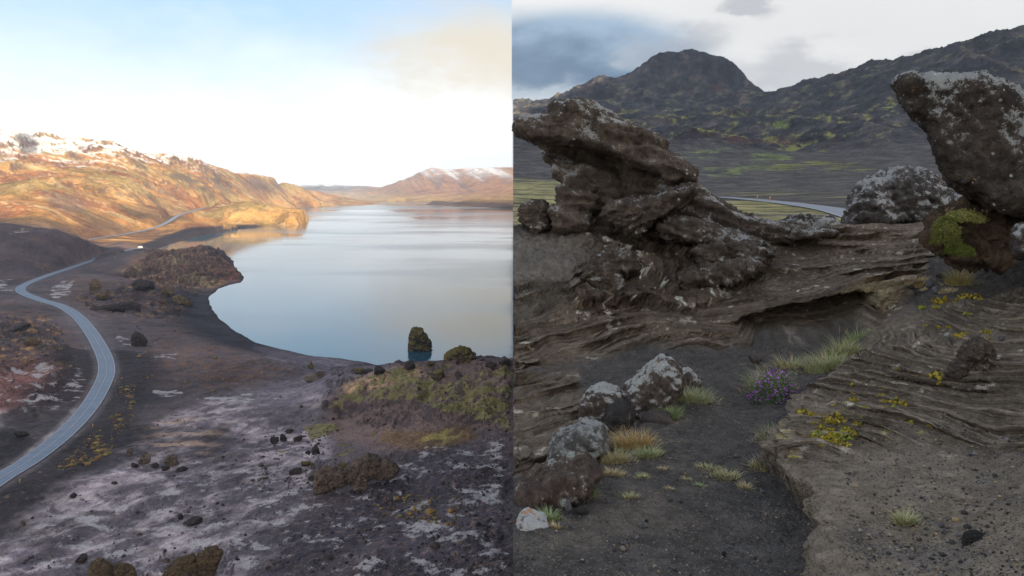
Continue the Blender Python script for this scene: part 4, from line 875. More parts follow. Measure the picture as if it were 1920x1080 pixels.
M_bare = rock_mat('bare_stone', (.055, .047, .042), (.12, .10, .09), 0.0, sc=5)
M_grey = rock_mat('grey_stone', (.09, .09, .095), (.20, .20, .21), 0.0, sc=6)
M_black = rock_mat('black_stone', (.022, .02, .02), (.06, .055, .053), 0.0, sc=6)
M_orange = rock_mat('orange_lichened_stone', (.12, .10, .09), (.30, .27, .25), 1.15, (.55, .55, .54), orange=1.1, sc=3.0, top=1.2)
M_knob = rock_mat('knobbly_stone', (.035, .028, .025), (.13, .095, .072), .2, (.38, .34, .30), orange=.25, sc=5.0, top=1.0)

B = at(1150, 452, 12.3)
rock('rock_formation', [
  ([(976, 243), (977, 231), (1000, 225), (1034, 214), (1037, 200), (1058, 191), (1095, 191), (1130, 207), (1170, 232), (1210, 252), (1245, 268), (1247, 286), (1270, 300), (1303, 325), (1296, 352), (1270, 338), (1230, 322), (1190, 303), (1165, 292), (1130, 277), (1090, 263), (1050, 262), (1015, 257), (990, 252)], 12, 2.2, -.1, .8),
  ([(1003, 255), (1030, 285), (1060, 330), (1130, 335), (1200, 340), (1240, 300), (1150, 262)], 12, 1.0, .75, .9),
  ([(1015, 284), (1040, 296), (1080, 308), (1130, 322), (1165, 345), (1175, 400), (1150, 462), (1062, 450), (1040, 402), (1046, 378), (1055, 356), (1050, 332), (1038, 308)], 12, 1.3, .35, .85),
  ([(1160, 300), (1240, 300), (1296, 345), (1310, 365), (1318, 400), (1290, 450), (1150, 462), (1150, 350)], 12, 1.1, .5, .85),
  ([(1052, 335), (1085, 332), (1110, 345), (1120, 400), (1100, 440), (1045, 430), (1032, 398), (1050, 375)], 12, 1.0, .0),
  ([(1232, 330), (1260, 318), (1296, 340), (1303, 330), (1298, 355), (1318, 372), (1385, 412), (1390, 440), (1240, 455), (1215, 420), (1222, 370)], 12, 1.3, .3),
  ([(1140, 440), (1230, 350), (1300, 350), (1345, 385), (1395, 415), (1480, 432), (1500, 450), (1430, 475), (1200, 482)], 12.2, 1.5, .35, .9),
  ([(1168, 280), (1200, 284), (1218, 296), (1210, 312), (1180, 310)], 12, 1.5, -.15),
  ([(1225, 292), (1265, 300), (1304, 326), (1296, 352), (1262, 335), (1235, 315)], 12, 1.7, -.1),
  ([(967, 238), (969, 227), (1005, 223), (1060, 218), (1130, 232), (1080, 254), (1015, 254), (985, 247)], 12, 1.9, -.1, .9),
], B, .034, M_big, 'huge wind-carved rock formation overhanging on the left, topped with pale lichen', 'rock', amp=.075, wl=1.0, strata=.07, sfreq=4.6, tilt=(.40, .05), fine=.02, seed=1, sheet=3.0, smooth=18)
rock('rock_slab', [([(1132, 398), (1145, 384), (1200, 378), (1250, 362), (1292, 348), (1304, 360), (1270, 385), (1225, 408), (1195, 440), (1165, 432), (1150, 412)], 11.3, 1.0, 0)], at(1200, 440, 11.3), .028, M_big, 'jagged slab leaning diagonally against the foot of the huge overhanging rock', 'rock', amp=.06, wl=.4, strata=.07, sfreq=8, tilt=(-.5, 0), seed=2, sheet=3.2, fine=.03)
rock('rock_slab', [([(1232, 424), (1246, 408), (1300, 416), (1380, 440), (1440, 462), (1400, 464), (1320, 452), (1250, 446)], 11.3, .8, 0)], at(1300, 456, 11.3), .026, M_big, 'low lichened slab below the diagonal slab, dark underneath', 'rock', amp=.05, wl=.35, strata=.06, sfreq=8, tilt=(.35, 0), seed=3, sheet=3.2, fine=.03)
rock('rock_slab', [([(1345, 424), (1395, 415), (1450, 421), (1500, 428), (1572, 438), (1540, 446), (1440, 446), (1390, 452), (1340, 444)], 12.4, .9, 0)], at(1440, 450, 12.4), .026, M_big, 'long flat lichened ledge of rock right of the low slab', 'rock', amp=.05, wl=.4, strata=.06, sfreq=8, tilt=(.12, 0), seed=4, sheet=3.2, fine=.03)
rock('rock_slab', [([(1145, 470), (1180, 478), (1195, 505), (1150, 520), (1110, 525), (1108, 500)], 10.6, .7, 0), ([(1105, 505), (1150, 500), (1165, 540), (1140, 556), (1100, 545)], 10.3, .6, 0)], at(1150, 540, 10.4), .026, M_big, 'crusted brown lump of rock above the layered ridge, left of its dark hollows', 'rock', amp=.06, wl=.35, strata=.06, sfreq=9, seed=5, sheet=3.2, fine=.03)
rock('rock_slab', [([(1305, 470), (1345, 455), (1400, 462), (1445, 470), (1440, 490), (1380, 498), (1320, 505)], 11.0, .8, 0)], at(1370, 500, 11), .026, M_big, 'dark arched slab roofing a hollow in the middle of the broken lava', 'rock', amp=.08, wl=.4, strata=.045, sfreq=8, tilt=(.2, 0), seed=6, sheet=3.2, fine=.03)
rock('rock_slab', [([(1275, 520), (1320, 505), (1400, 492), (1440, 498), (1400, 520), (1320, 540), (1285, 550)], 10.6, .7, 0)], at(1350, 540, 10.6), .026, M_big, 'thin curved slab just above the smooth layered ridge', 'rock', amp=.07, wl=.4, strata=.04, sfreq=8, tilt=(.35, 0), seed=8, sheet=3.2, fine=.03)
rock('rock', [([(980, 412), (979, 390), (1000, 381), (1022, 384), (1034, 402), (1030, 425), (1000, 436)], 12.2, .6, 0)], at(1005, 430, 12.2), .022, M_big, 'small knob of layered rock left of the huge overhanging rock', 'rock', amp=.06, wl=.3, strata=.04, sfreq=9, seed=9)
rock('rock', [([(1316, 408), (1318, 380), (1330, 372), (1348, 381), (1392, 412), (1400, 425), (1330, 425)], 12.9, .8, 0)], at(1350, 424, 12.9), .026, M_big, 'pointed lichened rock trailing right from the foot of the huge rock', 'rock', amp=.08, wl=.35, strata=.04, sfreq=8, tilt=(.4, 0), seed=10)
rock('boulder', [([(1588, 424), (1598, 398), (1608, 358), (1640, 342), (1684, 329), (1722, 328), (1748, 340), (1772, 368), (1798, 386), (1796, 402), (1780, 415), (1700, 428)], 16, 2.4, .4)], at(1690, 424, 16.4), .034, M_white, 'rounded boulder crusted with white and orange lichen by the distant road', 'boulder', amp=.17, wl=.6, fine=.02, seed=11)
rock('rock', [([(1462, 426), (1480, 414), (1515, 410), (1530, 418), (1560, 414), (1572, 424), (1560, 432), (1470, 432)], 15, .9, 0)], at(1515, 428, 15), .028, M_dark, 'low dark rock outcrop on the crest, left of the white boulder', 'rock', amp=.09, wl=.35, seed=12)
rock('rock_formation', [
  ([(1685, 147), (1700, 140), (1725, 148), (1760, 142), (1800, 150), (1840, 147), (1880, 163), (1930, 177), (2050, 200), (2110, 300), (2050, 400), (1960, 410), (1890, 396), (1852, 376), (1812, 354), (1784, 334), (1766, 292), (1752, 252), (1735, 222), (1709, 200), (1691, 175)], 8.2, 1.9, .1, .86),
  ([(1815, 310), (1850, 290), (2050, 300), (2080, 420), (1940, 440), (1875, 415), (1845, 375)], 8.2, 1.5, .9),
  ([(1862, 385), (1930, 380), (2060, 390), (2060, 480), (1930, 490), (1885, 480), (1868, 445)], 8.2, 1.0, 1.0),
], at(1920, 475, 8.6), .024, M_wedge, 'massive black rock jutting in from the right edge, blotched with white lichen', 'rock', amp=.07, wl=.5, fine=.022, seed=13, smooth=2)
rock('rock', [([(1906, 480), (1904, 440), (1915, 424), (1945, 430), (1960, 480)], 7.2, .4, 0)], at(1930, 480, 7.2), .018, M_dark, 'small upright black rock below the massive jutting rock, at the right edge', 'rock', amp=.04, wl=.2, fine=.008, seed=14)

def rockR(name, out, mat, label, th, seed, cat='rock', amp=.02, wl=.16, voxel=.011, strata=0.0, tp=.6):
    P = np.array(out); foot = P[:, 1].max(); cx = P[:, 0].mean(); x, y, z = right_hit(cx, foot-4); d = y+th*.4
    return rock(name, [([(a, b_+(6 if b_ > foot-8 else 0)) for a, b_ in out], d, th, 0, tp)], (x, d, z), voxel, mat, label, cat, amp=amp, wl=wl, strata=strata, sfreq=14, fine=.005, seed=seed)
rockR('rock', [(1168, 790), (1164, 758), (1176, 742), (1204, 709), (1241, 687), (1262, 694), (1276, 712), (1276, 736), (1250, 765), (1226, 790)], M_lich, 'largest lichened rock of the row beside the sand hollow, brown on its near face', .5, 21, amp=.03, wl=.2)
rockR('rock', [(1272, 722), (1274, 702), (1290, 698), (1308, 708), (1315, 718), (1300, 728)], M_lich, 'small pale rock right behind the largest lichened rock', .2, 22)
rockR('rock', [(1090, 785), (1092, 770), (1103, 750), (1123, 734), (1140, 733), (1158, 744), (1160, 764), (1140, 795), (1115, 800)], M_lich, 'upright white-crusted rock left of the largest lichened rock', .32, 23, amp=.03)
rockR('rock', [(1130, 812), (1140, 780), (1165, 762), (1185, 780), (1180, 815)], M_black, 'dark bare rock wedged between two lichened rocks behind the golden grass', .3, 24)
rockR('stone', [(1198, 800), (1202, 782), (1225, 777), (1252, 779), (1262, 790), (1255, 800)], M_bare, 'flat bare brown stone in front of the largest lichened rock', .2, 25, 'stone', amp=.008)
rockR('rock', [(1033, 885), (1037, 850), (1060, 825), (1086, 811), (1115, 811), (1132, 822), (1135, 846), (1100, 880)], M_greyl, 'grey lichen-covered rock left of the golden grass', .36, 26, amp=.03)
rockR('rock', [(974, 968), (972, 936), (1000, 916), (1033, 902), (1086, 882), (1110, 882), (1125, 892), (1118, 908), (1060, 945), (1010, 965)], M_spot, 'long low brown rock with round lichen patches, lower left of the lava field', .42, 27, amp=.028)
rockR('rock', [(972, 1006), (971, 984), (987, 974), (1012, 980), (1028, 988), (1020, 1004)], M_orange, 'white stone with a bright orange lichen patch at the bottom left of the lava field', .2, 28, 'stone', amp=.01)
rockR('rock', [(1780, 708), (1785, 695), (1799, 681), (1807, 664), (1822, 651), (1839, 646), (1856, 656), (1860, 675), (1870, 695), (1856, 708)], M_knob, 'knobbly black and brown stone sitting on the layered mound', .3, 29, 'stone', amp=.035, wl=.12, voxel=.008)
rockR('stone', [(1804, 1026), (1808, 1008), (1830, 1004), (1848, 1010), (1850, 1024)], M_black, 'smooth dark stone on the gravel at the bottom right', .07, 30, 'stone', amp=.004, wl=.05, voxel=.0028)
for (a, b_, ww, hh, mt_, lab, sd_) in ((1066, 960, 18, 22, M_grey, 'grey upright pebble below the long low brown rock', 1), (1091, 966, 26, 18, M_black, 'black round stone right of the grey upright pebble', 2), (1053, 990, 14, 12, M_grey, 'little grey stone beside the orange-lichened stone', 3), (1851, 492, 20, 16, M_grey, 'pale grey stone under the massive jutting rock', 4), (1747, 540, 18, 18, M_grey, 'angular grey stone between the two upper grass tufts', 5), (1757, 550, 16, 14, M_grey, 'rounded grey-green stone in front of the angular one', 6), (1709, 542, 12, 9, M_black, 'black stone left of the upper straw tuft', 7), (1765, 523, 16, 10, M_black, 'flat dark stone beside the tall upper grass', 8), (1850, 512, 12, 8, M_grey, 'white pebble at the top edge of the mound', 9), (1881, 640, 14, 12, M_grey, 'blue-grey pebble above the knobbly stone', 10), (1695, 418, 16, 8, M_grey, 'pale stone at the foot of the white boulder', 11), (1420, 682, 34, 18, M_bare, 'half buried brown rock behind the grass in the hollow', 12), (1210, 990, 12, 9, M_grey, 'pale pebble in a small pit of the dark sand', 13), (1213, 980, 7, 6, M_black, 'tiny black pebble above the pale one in the pit', 14), (1769, 990, 12, 10, M_grey, 'light blue-grey pebble right of the lone tuft on the gravel', 15), (1771, 1000, 8, 7, M_grey, 'smaller grey pebble just below the light blue-grey one', 16), (1172, 1022, 11, 7, M_grey, 'flat pale pebble on the sand in the bottom middle', 17), (1371, 1030, 10, 7, M_grey, 'bluish pebble on the sand beside the ledge', 18), (1358, 1045, 12, 9, M_black, 'black pebble below the bluish one beside the ledge', 19), (1508, 895, 12, 8, M_grey, 'grey stone under the lip of the ledge', 20), (1560, 757, 9, 9, M_bare, 'round brown pebble on the layered mound', 21)):
    stone('stone', a, b_, ww, hh, mt_, lab, 'stone', 300+sd_, depth=.8, sub=3, amp=.06, cuts=7)

# ------------------------------------------------------------------ stones and outcrops of the lake valley
V_moss = rock_mat('mossy_valley_rock', (.04, .03, .028), (.13, .085, .055), .0, moss=.42, mcol=(.20, .155, .045), sc=.16)
V_brown = rock_mat('brown_valley_rock', (.055, .04, .034), (.30, .205, .145), .22, (.36, .30, .26), sc=.22)
V_dark = rock_mat('dark_valley_rock', (.028, .022, .022), (.09, .066, .055), .1, (.3, .26, .24), sc=.25)
V_gold = rock_mat('golden_valley_rock', (.06, .042, .03), (.24, .155, .075), .05, sc=.25)
V_pale = rock_mat('pale_valley_rock', (.11, .08, .06), (.30, .235, .18), .1, sc=.25)
def rockL(name, out, mat, label, th, seed, cat='rock', amp=.1, wl=1.0, strata=0.0, dep=None, tp=.7):
    P = np.array(out); foot = P[:, 1].max(); cx = P[:, 0].mean()
    if dep: d = dep; x, z = (cx-XC)/F*d, (YH-foot)/F*d
    else:
        x, y, z = left_hit(cx, foot-1); d = y+th*.35
    s = d/F
    return rock(name, [(out, d, th, 0, tp)], (x, d, z), max(.55*s, .08), mat, label, cat, amp=amp*10*s, wl=wl*10*s, strata=strata*10*s, sfreq=.28/s, fine=.3*s, seed=seed)
rockL('lake_rock', [(770, 662), (770, 645), (772, 625), (777, 620), (787, 621), (796, 628), (799, 638), (805, 646), (805, 656), (800, 662)], V_moss, 'lone mossy rock standing in the lake', 10, 41, dep=449, amp=.42, wl=1.2)
rockL('boulder', [(834, 686), (835, 669), (848, 661), (862, 655), (879, 659), (890, 669), (891, 686)], V_moss, 'large rounded mossy boulder on the ridge edge beside the lake', 9, 42, 'boulder', amp=.25)
def outcrop(parts, mat, label, seed, amp=.27):
    P = np.vstack([np.array(q[0]) for q in parts]); foot = P[:, 1].max(); cx = P[:, 0].mean(); x, y, z = left_hit(cx, foot-3); d = y; sc_ = d/F
    return rock('outcrop', [(q[0], d+q[2]*sc_*10, q[1]*sc_*10, 0, .6) for q in parts], (x, d, z), .5*sc_, mat, label, 'rock', amp=amp*10*sc_, wl=11*sc_, strata=.09*10*sc_, sfreq=.25/sc_, tilt=(.25, 0), fine=.9*sc_, seed=seed, sheet=1.5, smooth=1)
outcrop([([(590, 926), (593, 892), (606, 882), (640, 885), (652, 897), (648, 908), (618, 920)], 3.2, 0), ([(636, 906), (648, 884), (668, 870), (690, 857), (708, 861), (716, 880), (700, 897), (670, 908)], 3.0, .8), ([(700, 896), (712, 872), (726, 868), (746, 879), (738, 893), (715, 900)], 2.6, 1.0), ([(664, 918), (672, 898), (686, 902), (688, 916)], 1.4, -1.2), ([(600, 892), (612, 876), (622, 880), (620, 892)], 1.2, 1.2)], V_brown, 'jagged brown outcrop with a shadowed cut face in the grey foreground', 43)
outcrop([([(166, 1094), (171, 1064), (186, 1054), (205, 1062), (215, 1094)], 2.2, 0), ([(205, 1094), (212, 1068), (232, 1062), (250, 1070), (256, 1094)], 2.0, .6)], V_gold, 'left of the two brown outcrops at the bottom edge of the valley view', 44)
outcrop([([(300, 1098), (312, 1072), (335, 1054), (362, 1046), (372, 1066), (352, 1098)], 2.4, 0), ([(358, 1098), (366, 1050), (384, 1038), (402, 1030), (416, 1038), (406, 1062), (396, 1098)], 2.2, .6), ([(325, 1098), (345, 1078), (368, 1080), (372, 1098)], 1.4, -1.0)], V_gold, 'right and larger of the two brown outcrops at the bottom edge', 45)
rockL('rock', [(248, 652), (248, 632), (254, 626), (266, 630), (274, 640), (272, 652)], V_dark, 'black upright block on the sand beside the road', 7, 46, amp=.2)
rockL('ledge', [(170, 582), (190, 576), (225, 571), (250, 568), (262, 572), (262, 583), (225, 578), (180, 586)], V_dark, 'long black ledge of rock between the road and the beach', 8, 47, 'rock', amp=.15)
for i, (a, b_, ww, hh, mt_, lab) in enumerate((
  (770, 693, 22, 17, V_dark, 'dark rock on the ridge edge, directly below the rock in the lake'), (806, 688, 14, 12, V_moss, 'small mossy rock between the dark rock and the large mossy boulder'),
  (672, 702, 24, 16, V_moss, 'mossy rock at the left end of the green ridge'), (688, 701, 22, 10, V_dark, 'low dark rock touching the mossy rock at the ridge end'), (710, 704, 24, 18, V_dark, 'round black rock above the orange bare patch on the ridge'),
  (823, 712, 26, 22, V_moss, 'brown crag standing on the moss below the ridge edge'), (948, 684, 24, 12, V_dark, 'dark rock on the ridge edge at the right end'), (920, 688, 22, 9, V_dark, 'low flat rock on the ridge edge right of the mossy boulder'),
  (241, 855, 13, 17, V_brown, 'single brown stone alone on the pale ground by the road bank'),
  (250, 877, 14, 10, V_dark, 'leftmost dark stone of the row on the pale ground'), (269, 872, 22, 20, V_brown, 'tallest brown stone of the row on the pale ground'), (290, 879, 18, 11, V_dark, 'low dark stone in the middle of the row on the pale ground'),
  (317, 876, 26, 20, V_brown, 'broad brown stone near the right of the row on the pale ground'), (308, 883, 16, 10, V_dark, 'dark stone in front of the broad brown stone'), (338, 885, 22, 9, V_dark, 'rightmost low stone of the row on the pale ground'),
  (514, 833, 16, 13, V_dark, 'left one of three round dark boulders below the moss'), (531, 829, 16, 13, V_dark, 'middle one of three round dark boulders below the moss'), (558, 830, 20, 14, V_dark, 'right one of three dark boulders, touching the moss patch'), (542, 813, 16, 8, V_dark, 'flat dark stone above the three round boulders'),
  (590, 853, 20, 20, V_dark, 'dark pointed stump of rock left of the jagged outcrop'), (584, 902, 18, 9, V_dark, 'flat black stone just left of the jagged outcrop'), (602, 884, 12, 9, V_dark, 'small black stone above the jagged outcrop'), (586, 880, 16, 12, V_brown, 'brown stone between the stump and the jagged outcrop'), (572, 875, 18, 12, V_moss, 'moss-topped stone below the stump'), (552, 890, 28, 14, V_dark, 'dark ragged rock left of the flat black stone'), (640, 884, 24, 16, V_moss, 'round mossy stone on top of the jagged outcrop'), (672, 908, 20, 16, V_brown, 'light brown stone in front of the jagged outcrop'),
  (585, 716, 30, 15, V_pale, 'pale tan boulder on the sandy track behind the beach'), (600, 709, 16, 12, V_brown, 'brown rock behind the pale tan boulder'), (582, 691, 12, 12, V_moss, 'small mossy rock at the end of the brown hummock'),
  (41, 989, 12, 13, V_brown, 'brown stone alone at the lower left corner of the valley'), (60, 975, 7, 6, V_dark, 'little dark stone right of the corner stone'), (150, 1055, 22, 16, V_dark, 'dark rock left of the bottom outcrops'), (337, 976, 10, 16, V_dark, 'thin upright dark rock in the middle foreground'), (360, 984, 40, 12, V_dark, 'low broken dark rocks spreading right from the upright one'), (212, 909, 12, 5, V_dark, 'flat dark stones beside the white streaks'), (474, 904, 8, 7, V_brown, 'brown stone on the grey flat left of the black stones'), (418, 950, 7, 5, V_dark, 'small dark stone among the bleached patches'), (310, 1055, 12, 10, V_brown, 'small brown stone left of the larger bottom outcrop'),
  (110, 660, 15, 13, V_brown, 'brown rock on the dark slope left of the road'), (58, 650, 22, 18, V_gold, 'ochre crag on the dark slope left of the road'), (40, 622, 30, 14, V_dark, 'black jagged crag high on the slope left of the road'), (35, 820, 26, 14, V_dark, 'black rock beside the lower stretch of road'),
  (175, 545, 26, 22, V_gold, 'leftmost golden crag between the road and the headland'), (190, 562, 24, 18, V_gold, 'golden crag in front of the leftmost one'), (310, 552, 30, 18, V_gold, 'golden mound of rock near the beach head'), (333, 568, 28, 18, V_gold, 'bright ochre boulder above the beach'), (352, 576, 18, 12, V_gold, 'reddish boulder right of the bright ochre one'), (331, 582, 10, 7, V_gold, 'little orange stone below the ochre boulders'), (305, 574, 14, 10, V_gold, 'dull ochre boulder left of the bright one'), (240, 520, 30, 20, V_brown, 'rounded olive crag with a frosted top below the road'), (270, 545, 40, 22, V_dark, 'dark broken crag in front of the headland'),
  (126, 516, 0, 0, None, ''))):
    if mt_ is None: continue
    stone('boulder' if max(ww, hh) > 17 else 'stone', a, b_, ww, hh, mt_, lab, 'rock', 500+i, side='L', amp=.20, cuts=15, depth=.8, sink=.42)

# ------------------------------------------------------------------ grasses, thyme and moss on the lava field
def plant_mat(name, trans=.25):
    m, t, b = new_mat(name); at_ = t.new('ShaderNodeAttribute', attribute_name='tint'); t.l.new(at_.outputs['Color'], b.inputs['Base Color'])
    b.inputs['Roughness'].default_value = .7; b.inputs['Specular IOR Level'].default_value = .2
    b.inputs['Subsurface Weight'].default_value = 0
    return m
M_grass = plant_mat('grass_blades'); M_leaf = plant_mat('small_leaves'); M_petal = plant_mat('thyme_petals')
GREEN = ((.22, .30, .11), (.30, .36, .16), (.38, .42, .22)); STRAW = ((.55, .43, .24), (.62, .52, .32), (.46, .35, .18)); GOLD = ((.52, .34, .11), (.58, .40, .16), (.44, .29, .10))
def blades(r, n, w_, h_, pal, lean=.9, bw=.004, zf=None, flat=.55):
    """n curved tapering blades over an ellipse of half-width w_"""
    a = r.uniform(0, 2*np.pi, n); rad = np.sqrt(r.uniform(0, 1, n))*w_; bx, by = np.cos(a)*rad, np.sin(a)*rad*flat
    hh = h_*r.uniform(.25, 1.05, n)*(1-.45*(rad/max(w_, 1e-6))**2); da = a+r.normal(0, .7, n); ln = lean*hh*r.uniform(.3, 1.2, n)
    K = 4; tt = np.linspace(0, 1, K+1); V = np.zeros((n, K+1, 2, 3))
    side = da+np.pi/2+r.normal(0, .5, n)
    for k, t in enumerate(tt):
        cx = bx+np.cos(da)*ln*t**1.8; cy = by+np.sin(da)*ln*t**1.8; cz = hh*(t-.18*t*t*lean)
        ww = bw*(1-t*.93)*.5
        V[:, k, 0] = np.stack([cx-np.cos(side)*ww, cy-np.sin(side)*ww, cz], 1); V[:, k, 1] = np.stack([cx+np.cos(side)*ww, cy+np.sin(side)*ww, cz], 1)
    if zf is not None: V[..., 2] += zf(bx, by)[:, None, None]
    i = np.arange(n*(K+1)*2).reshape(n, K+1, 2); F_ = np.stack([i[:, :-1, 0], i[:, :-1, 1], i[:, 1:, 1], i[:, 1:, 0]], -1).reshape(-1, 4)
    pal = np.array(pal); c = pal[r.integers(0, len(pal), n)]*r.uniform(.75, 1.2, (n, 1)); C_ = np.repeat(c[:, None], (K+1)*2, 1).reshape(-1, 3)
    return V.reshape(-1, 3), F_, C_
def stalks(r, n, w_, h_, col, heads=True):
    """upright flowering stems with small seed heads"""
    Vs, Fs, Cs, o = [], [], [], 0
    for _ in range(n):
        v, f, c = blades(r, 1, 1e-5, h_*r.uniform(.75, 1.1), (col,), .25, .0035); v = v+np.array([r.uniform(-w_, w_), r.uniform(-w_, w_)*.5, 0]); Vs.append(v); Fs.append(f+o); Cs.append(c); o += len(v)
        if heads:
            tip = v[-1]
            for k in range(10):
                p = tip+np.array([r.normal(0, .004), r.normal(0, .004), -.005*k]); a = r.uniform(0, 6.28); q = .006
                hv = np.array([p+[0, 0, -q], p+[math.cos(a)*q*.6, math.sin(a)*q*.6, 0], p+[0, 0, q], p-[math.cos(a)*q*.6, math.sin(a)*q*.6, 0]]); Vs.append(hv); Fs.append(np.array([[0, 1, 2, 3]])+o); Cs.append(np.tile(np.array(col)*r.uniform(.8, 1.1), (4, 1))); o += 4
    return np.vstack(Vs), np.vstack(Fs), np.vstack(Cs)
def merge(*parts):
    V, F_, C_, o = [], [], [], 0
    for v, f, c in parts: V.append(v); F_.append(f+o); C_.append(c); o += len(v)
    return np.vstack(V), np.vstack(F_), np.vstack(C_)
def plant_mesh(name, vfc):
    me = mesh_np(name, vfc[0], vfc[1], False); add_attr(me, 'tint', vfc[2]); return me
def mixpal(*ps): return sum(ps, ())
def tuft(px, py, wpx, hpx, pal, n, label, seed, stalk=0, scol=(.30, .2, .12), lean=1.0, shp=1.0, group=None, cat='grass'):
    r = np.random.default_rng(900+seed); x, y, z = right_hit(px, py); s = y/F; w_ = wpx*s/2; h_ = hpx*s
    z0 = z; zf = lambda bx, by: np.array([right_z(x+a, y+b_)-z0 for a, b_ in zip(bx, by)])-.004
    v = merge(blades(r, int(n*1.4), w_, h_, pal, lean, .0030+.0009*y/4, zf), blades(r, int(n*.3)+14, w_*1.7, h_*.4, STRAW, 2.2, .0028+.0009*y/4, zf))
    root = bpy.data.objects.new('grass_tuft', None) if stalk else None
    if stalk:
        COL.objects.link(root); root.location = (x, y, z); tag(root, label, cat, group)
        link('blades', plant_mesh('blades', v), M_grass, root)
        for _ in range(stalk):
            sv, sf, sc_ = stalks(r, 1, w_*.01, h_*1.8*shp, scol); link('seed_stalk', plant_mesh('seed_stalk', (sv+np.array([r.uniform(-.8, .8)*w_, 0, 0]), sf, sc_)), M_grass, root)
    else: link('grass_tuft', plant_mesh('grass_tuft', v), M_grass, label=label, cat=cat, group=group, loc=(x, y, z))
GS = mixpal(GREEN, STRAW)
for i, a in enumerate((
  (1438, 735, 66, 62, mixpal(GREEN, GREEN, STRAW), 520, 'broad green and straw tuft behind the purple thyme in the hollow', 0),
  (1480, 690, 60, 34, mixpal(STRAW, GREEN), 300, 'straw-tipped grass above the purple thyme', 0),
  (1545, 694, 70, 46, mixpal(GREEN, GREEN, STRAW), 520, 'lush green grass right of the thyme, at the foot of the layered mound', 2),
  (1578, 668, 64, 46, mixpal(GREEN, GREEN, STRAW), 480, 'lush green grass with pink seed stalks climbing the foot of the mound', 6),
  (1604, 640, 40, 36, mixpal(GREEN, GREEN), 260, 'bright green grass at the top end of the strip climbing the mound', 2),
  (1456, 825, 62, 40, mixpal(GREEN, GREEN, STRAW), 380, 'green tuft at the corner of the ledge below the purple thyme', 0),
  (1440, 870, 66, 30, mixpal(STRAW, STRAW, GREEN), 380, 'bleached straw tuft spilling over the ledge corner', 0),
  (1185, 838, 74, 46, mixpal(GOLD, GOLD, STRAW), 520, 'golden tuft with tall stalks beside the dark bare rock', 9),
  (1292, 752, 88, 42, mixpal(STRAW, GREEN, GREEN), 460, 'straw and green grass right of the largest lichened rock', 3),
  (1256, 783, 40, 42, GREEN, 260, 'bright green tuft against the side of the largest lichened rock', 0),
  (1216, 857, 50, 30, mixpal(GREEN, GREEN, STRAW), 240, 'low green tuft right of the golden one', 0),
  (1153, 868, 56, 40, mixpal(STRAW, GREEN, STRAW), 320, 'dry tuft below the golden one, beside the grey rock', 2),
  (1150, 890, 40, 22, STRAW, 180, 'short dry grass at the foot of the dry tuft', 0),
  (1096, 932, 42, 34, GREEN, 240, 'green tuft with one tall stalk in front of the long brown rock', 1),
  (1028, 974, 42, 28, GREEN, 200, 'green tuft at the low end of the long brown rock', 0),
  (1042, 990, 24, 16, STRAW, 110, 'dry tuft right of the orange-lichened stone', 0),
  (1205, 896, 32, 14, GS, 110, 'thin sparse tuft on the dark sand below the low green tuft', 0),
  (1243, 880, 20, 10, STRAW, 70, 'small straw tuft on the sand, uppermost of the small ones', 0),
  (1286, 900, 26, 10, GS, 80, 'small mixed tuft left of the flat grass patches', 0),
  (1326, 878, 46, 14, mixpal(STRAW, GREEN), 170, 'flat straw patch of grass in the middle of the sand hollow', 0),
  (1360, 896, 56, 20, mixpal(GREEN, STRAW), 230, 'green and straw patch right of the flat straw patch', 0),
  (1311, 911, 28, 10, GREEN, 90, 'little green patch below the flat straw patch', 0),
  (1396, 916, 24, 22, STRAW, 120, 'dry upright tuft between the grass patches and the ledge', 0),
  (1255, 918, 20, 8, STRAW, 60, 'small straw tuft left of the little green patch', 0),
  (1181, 934, 34, 16, mixpal(STRAW, STRAW, GREEN), 120, 'straw tuft beside the brown half-buried stones', 0),
  (1696, 981, 42, 32, mixpal(GREEN, STRAW), 300, 'lone pale tuft on the open gravel at the lower right', 0),
  (1725, 533, 34, 24, mixpal(STRAW, GOLD), 260, 'rounded straw tuft left of the tall upper grass', 0),
  (1797, 533, 46, 46, mixpal(GREEN, GOLD), 380, 'tall green-gold tuft with stalks below the mossy hummock', 6),
  (1778, 547, 36, 14, STRAW, 180, 'dry grass at the foot of the tall upper tuft', 0),
  (1732, 545, 16, 10, STRAW, 70, 'tiny straw tuft among the upper stones', 0),
)): tuft(*a[:7], i, stalk=a[7])

def leaves(r, P, N, size, pal, aspect=.55):
    """small leaf faces at points P standing off along N"""
    n = len(P); t = r.normal(size=(n, 3)); t -= N*(t*N).sum(1)[:, None]*.5; t /= np.linalg.norm(t, axis=1)[:, None]; b_ = np.cross(N, t); b_ /= np.linalg.norm(b_, axis=1)[:, None]+1e-9
    s = size*r.uniform(.6, 1.2, (n, 1)); V = np.stack([P, P+t*s*.5+b_*s*aspect*.5, P+t*s+N*s*.2, P+t*s*.5-b_*s*aspect*.5], 1)
    i = np.arange(n*4).reshape(n, 4); pal = np.array(pal); c = pal[r.integers(0, len(pal), n)]*r.uniform(.7, 1.2, (n, 1))
    return V.reshape(-1, 3), i, np.repeat(c, 4, 0)
def dome(r, n, hx, hy, hz, lo=0.0):
    v = r.normal(size=(n, 3)); v /= np.linalg.norm(v, axis=1)[:, None]; v[:, 2] = np.abs(v[:, 2])*(1-lo)+lo; k = r.uniform(.72, 1.0, (n, 1))
    bump_ = 1+.22*pn3(v*2.2+r.uniform(0, 50), 3)[:, None]; return v*np.array([hx, hy, hz])*k*bump_, v
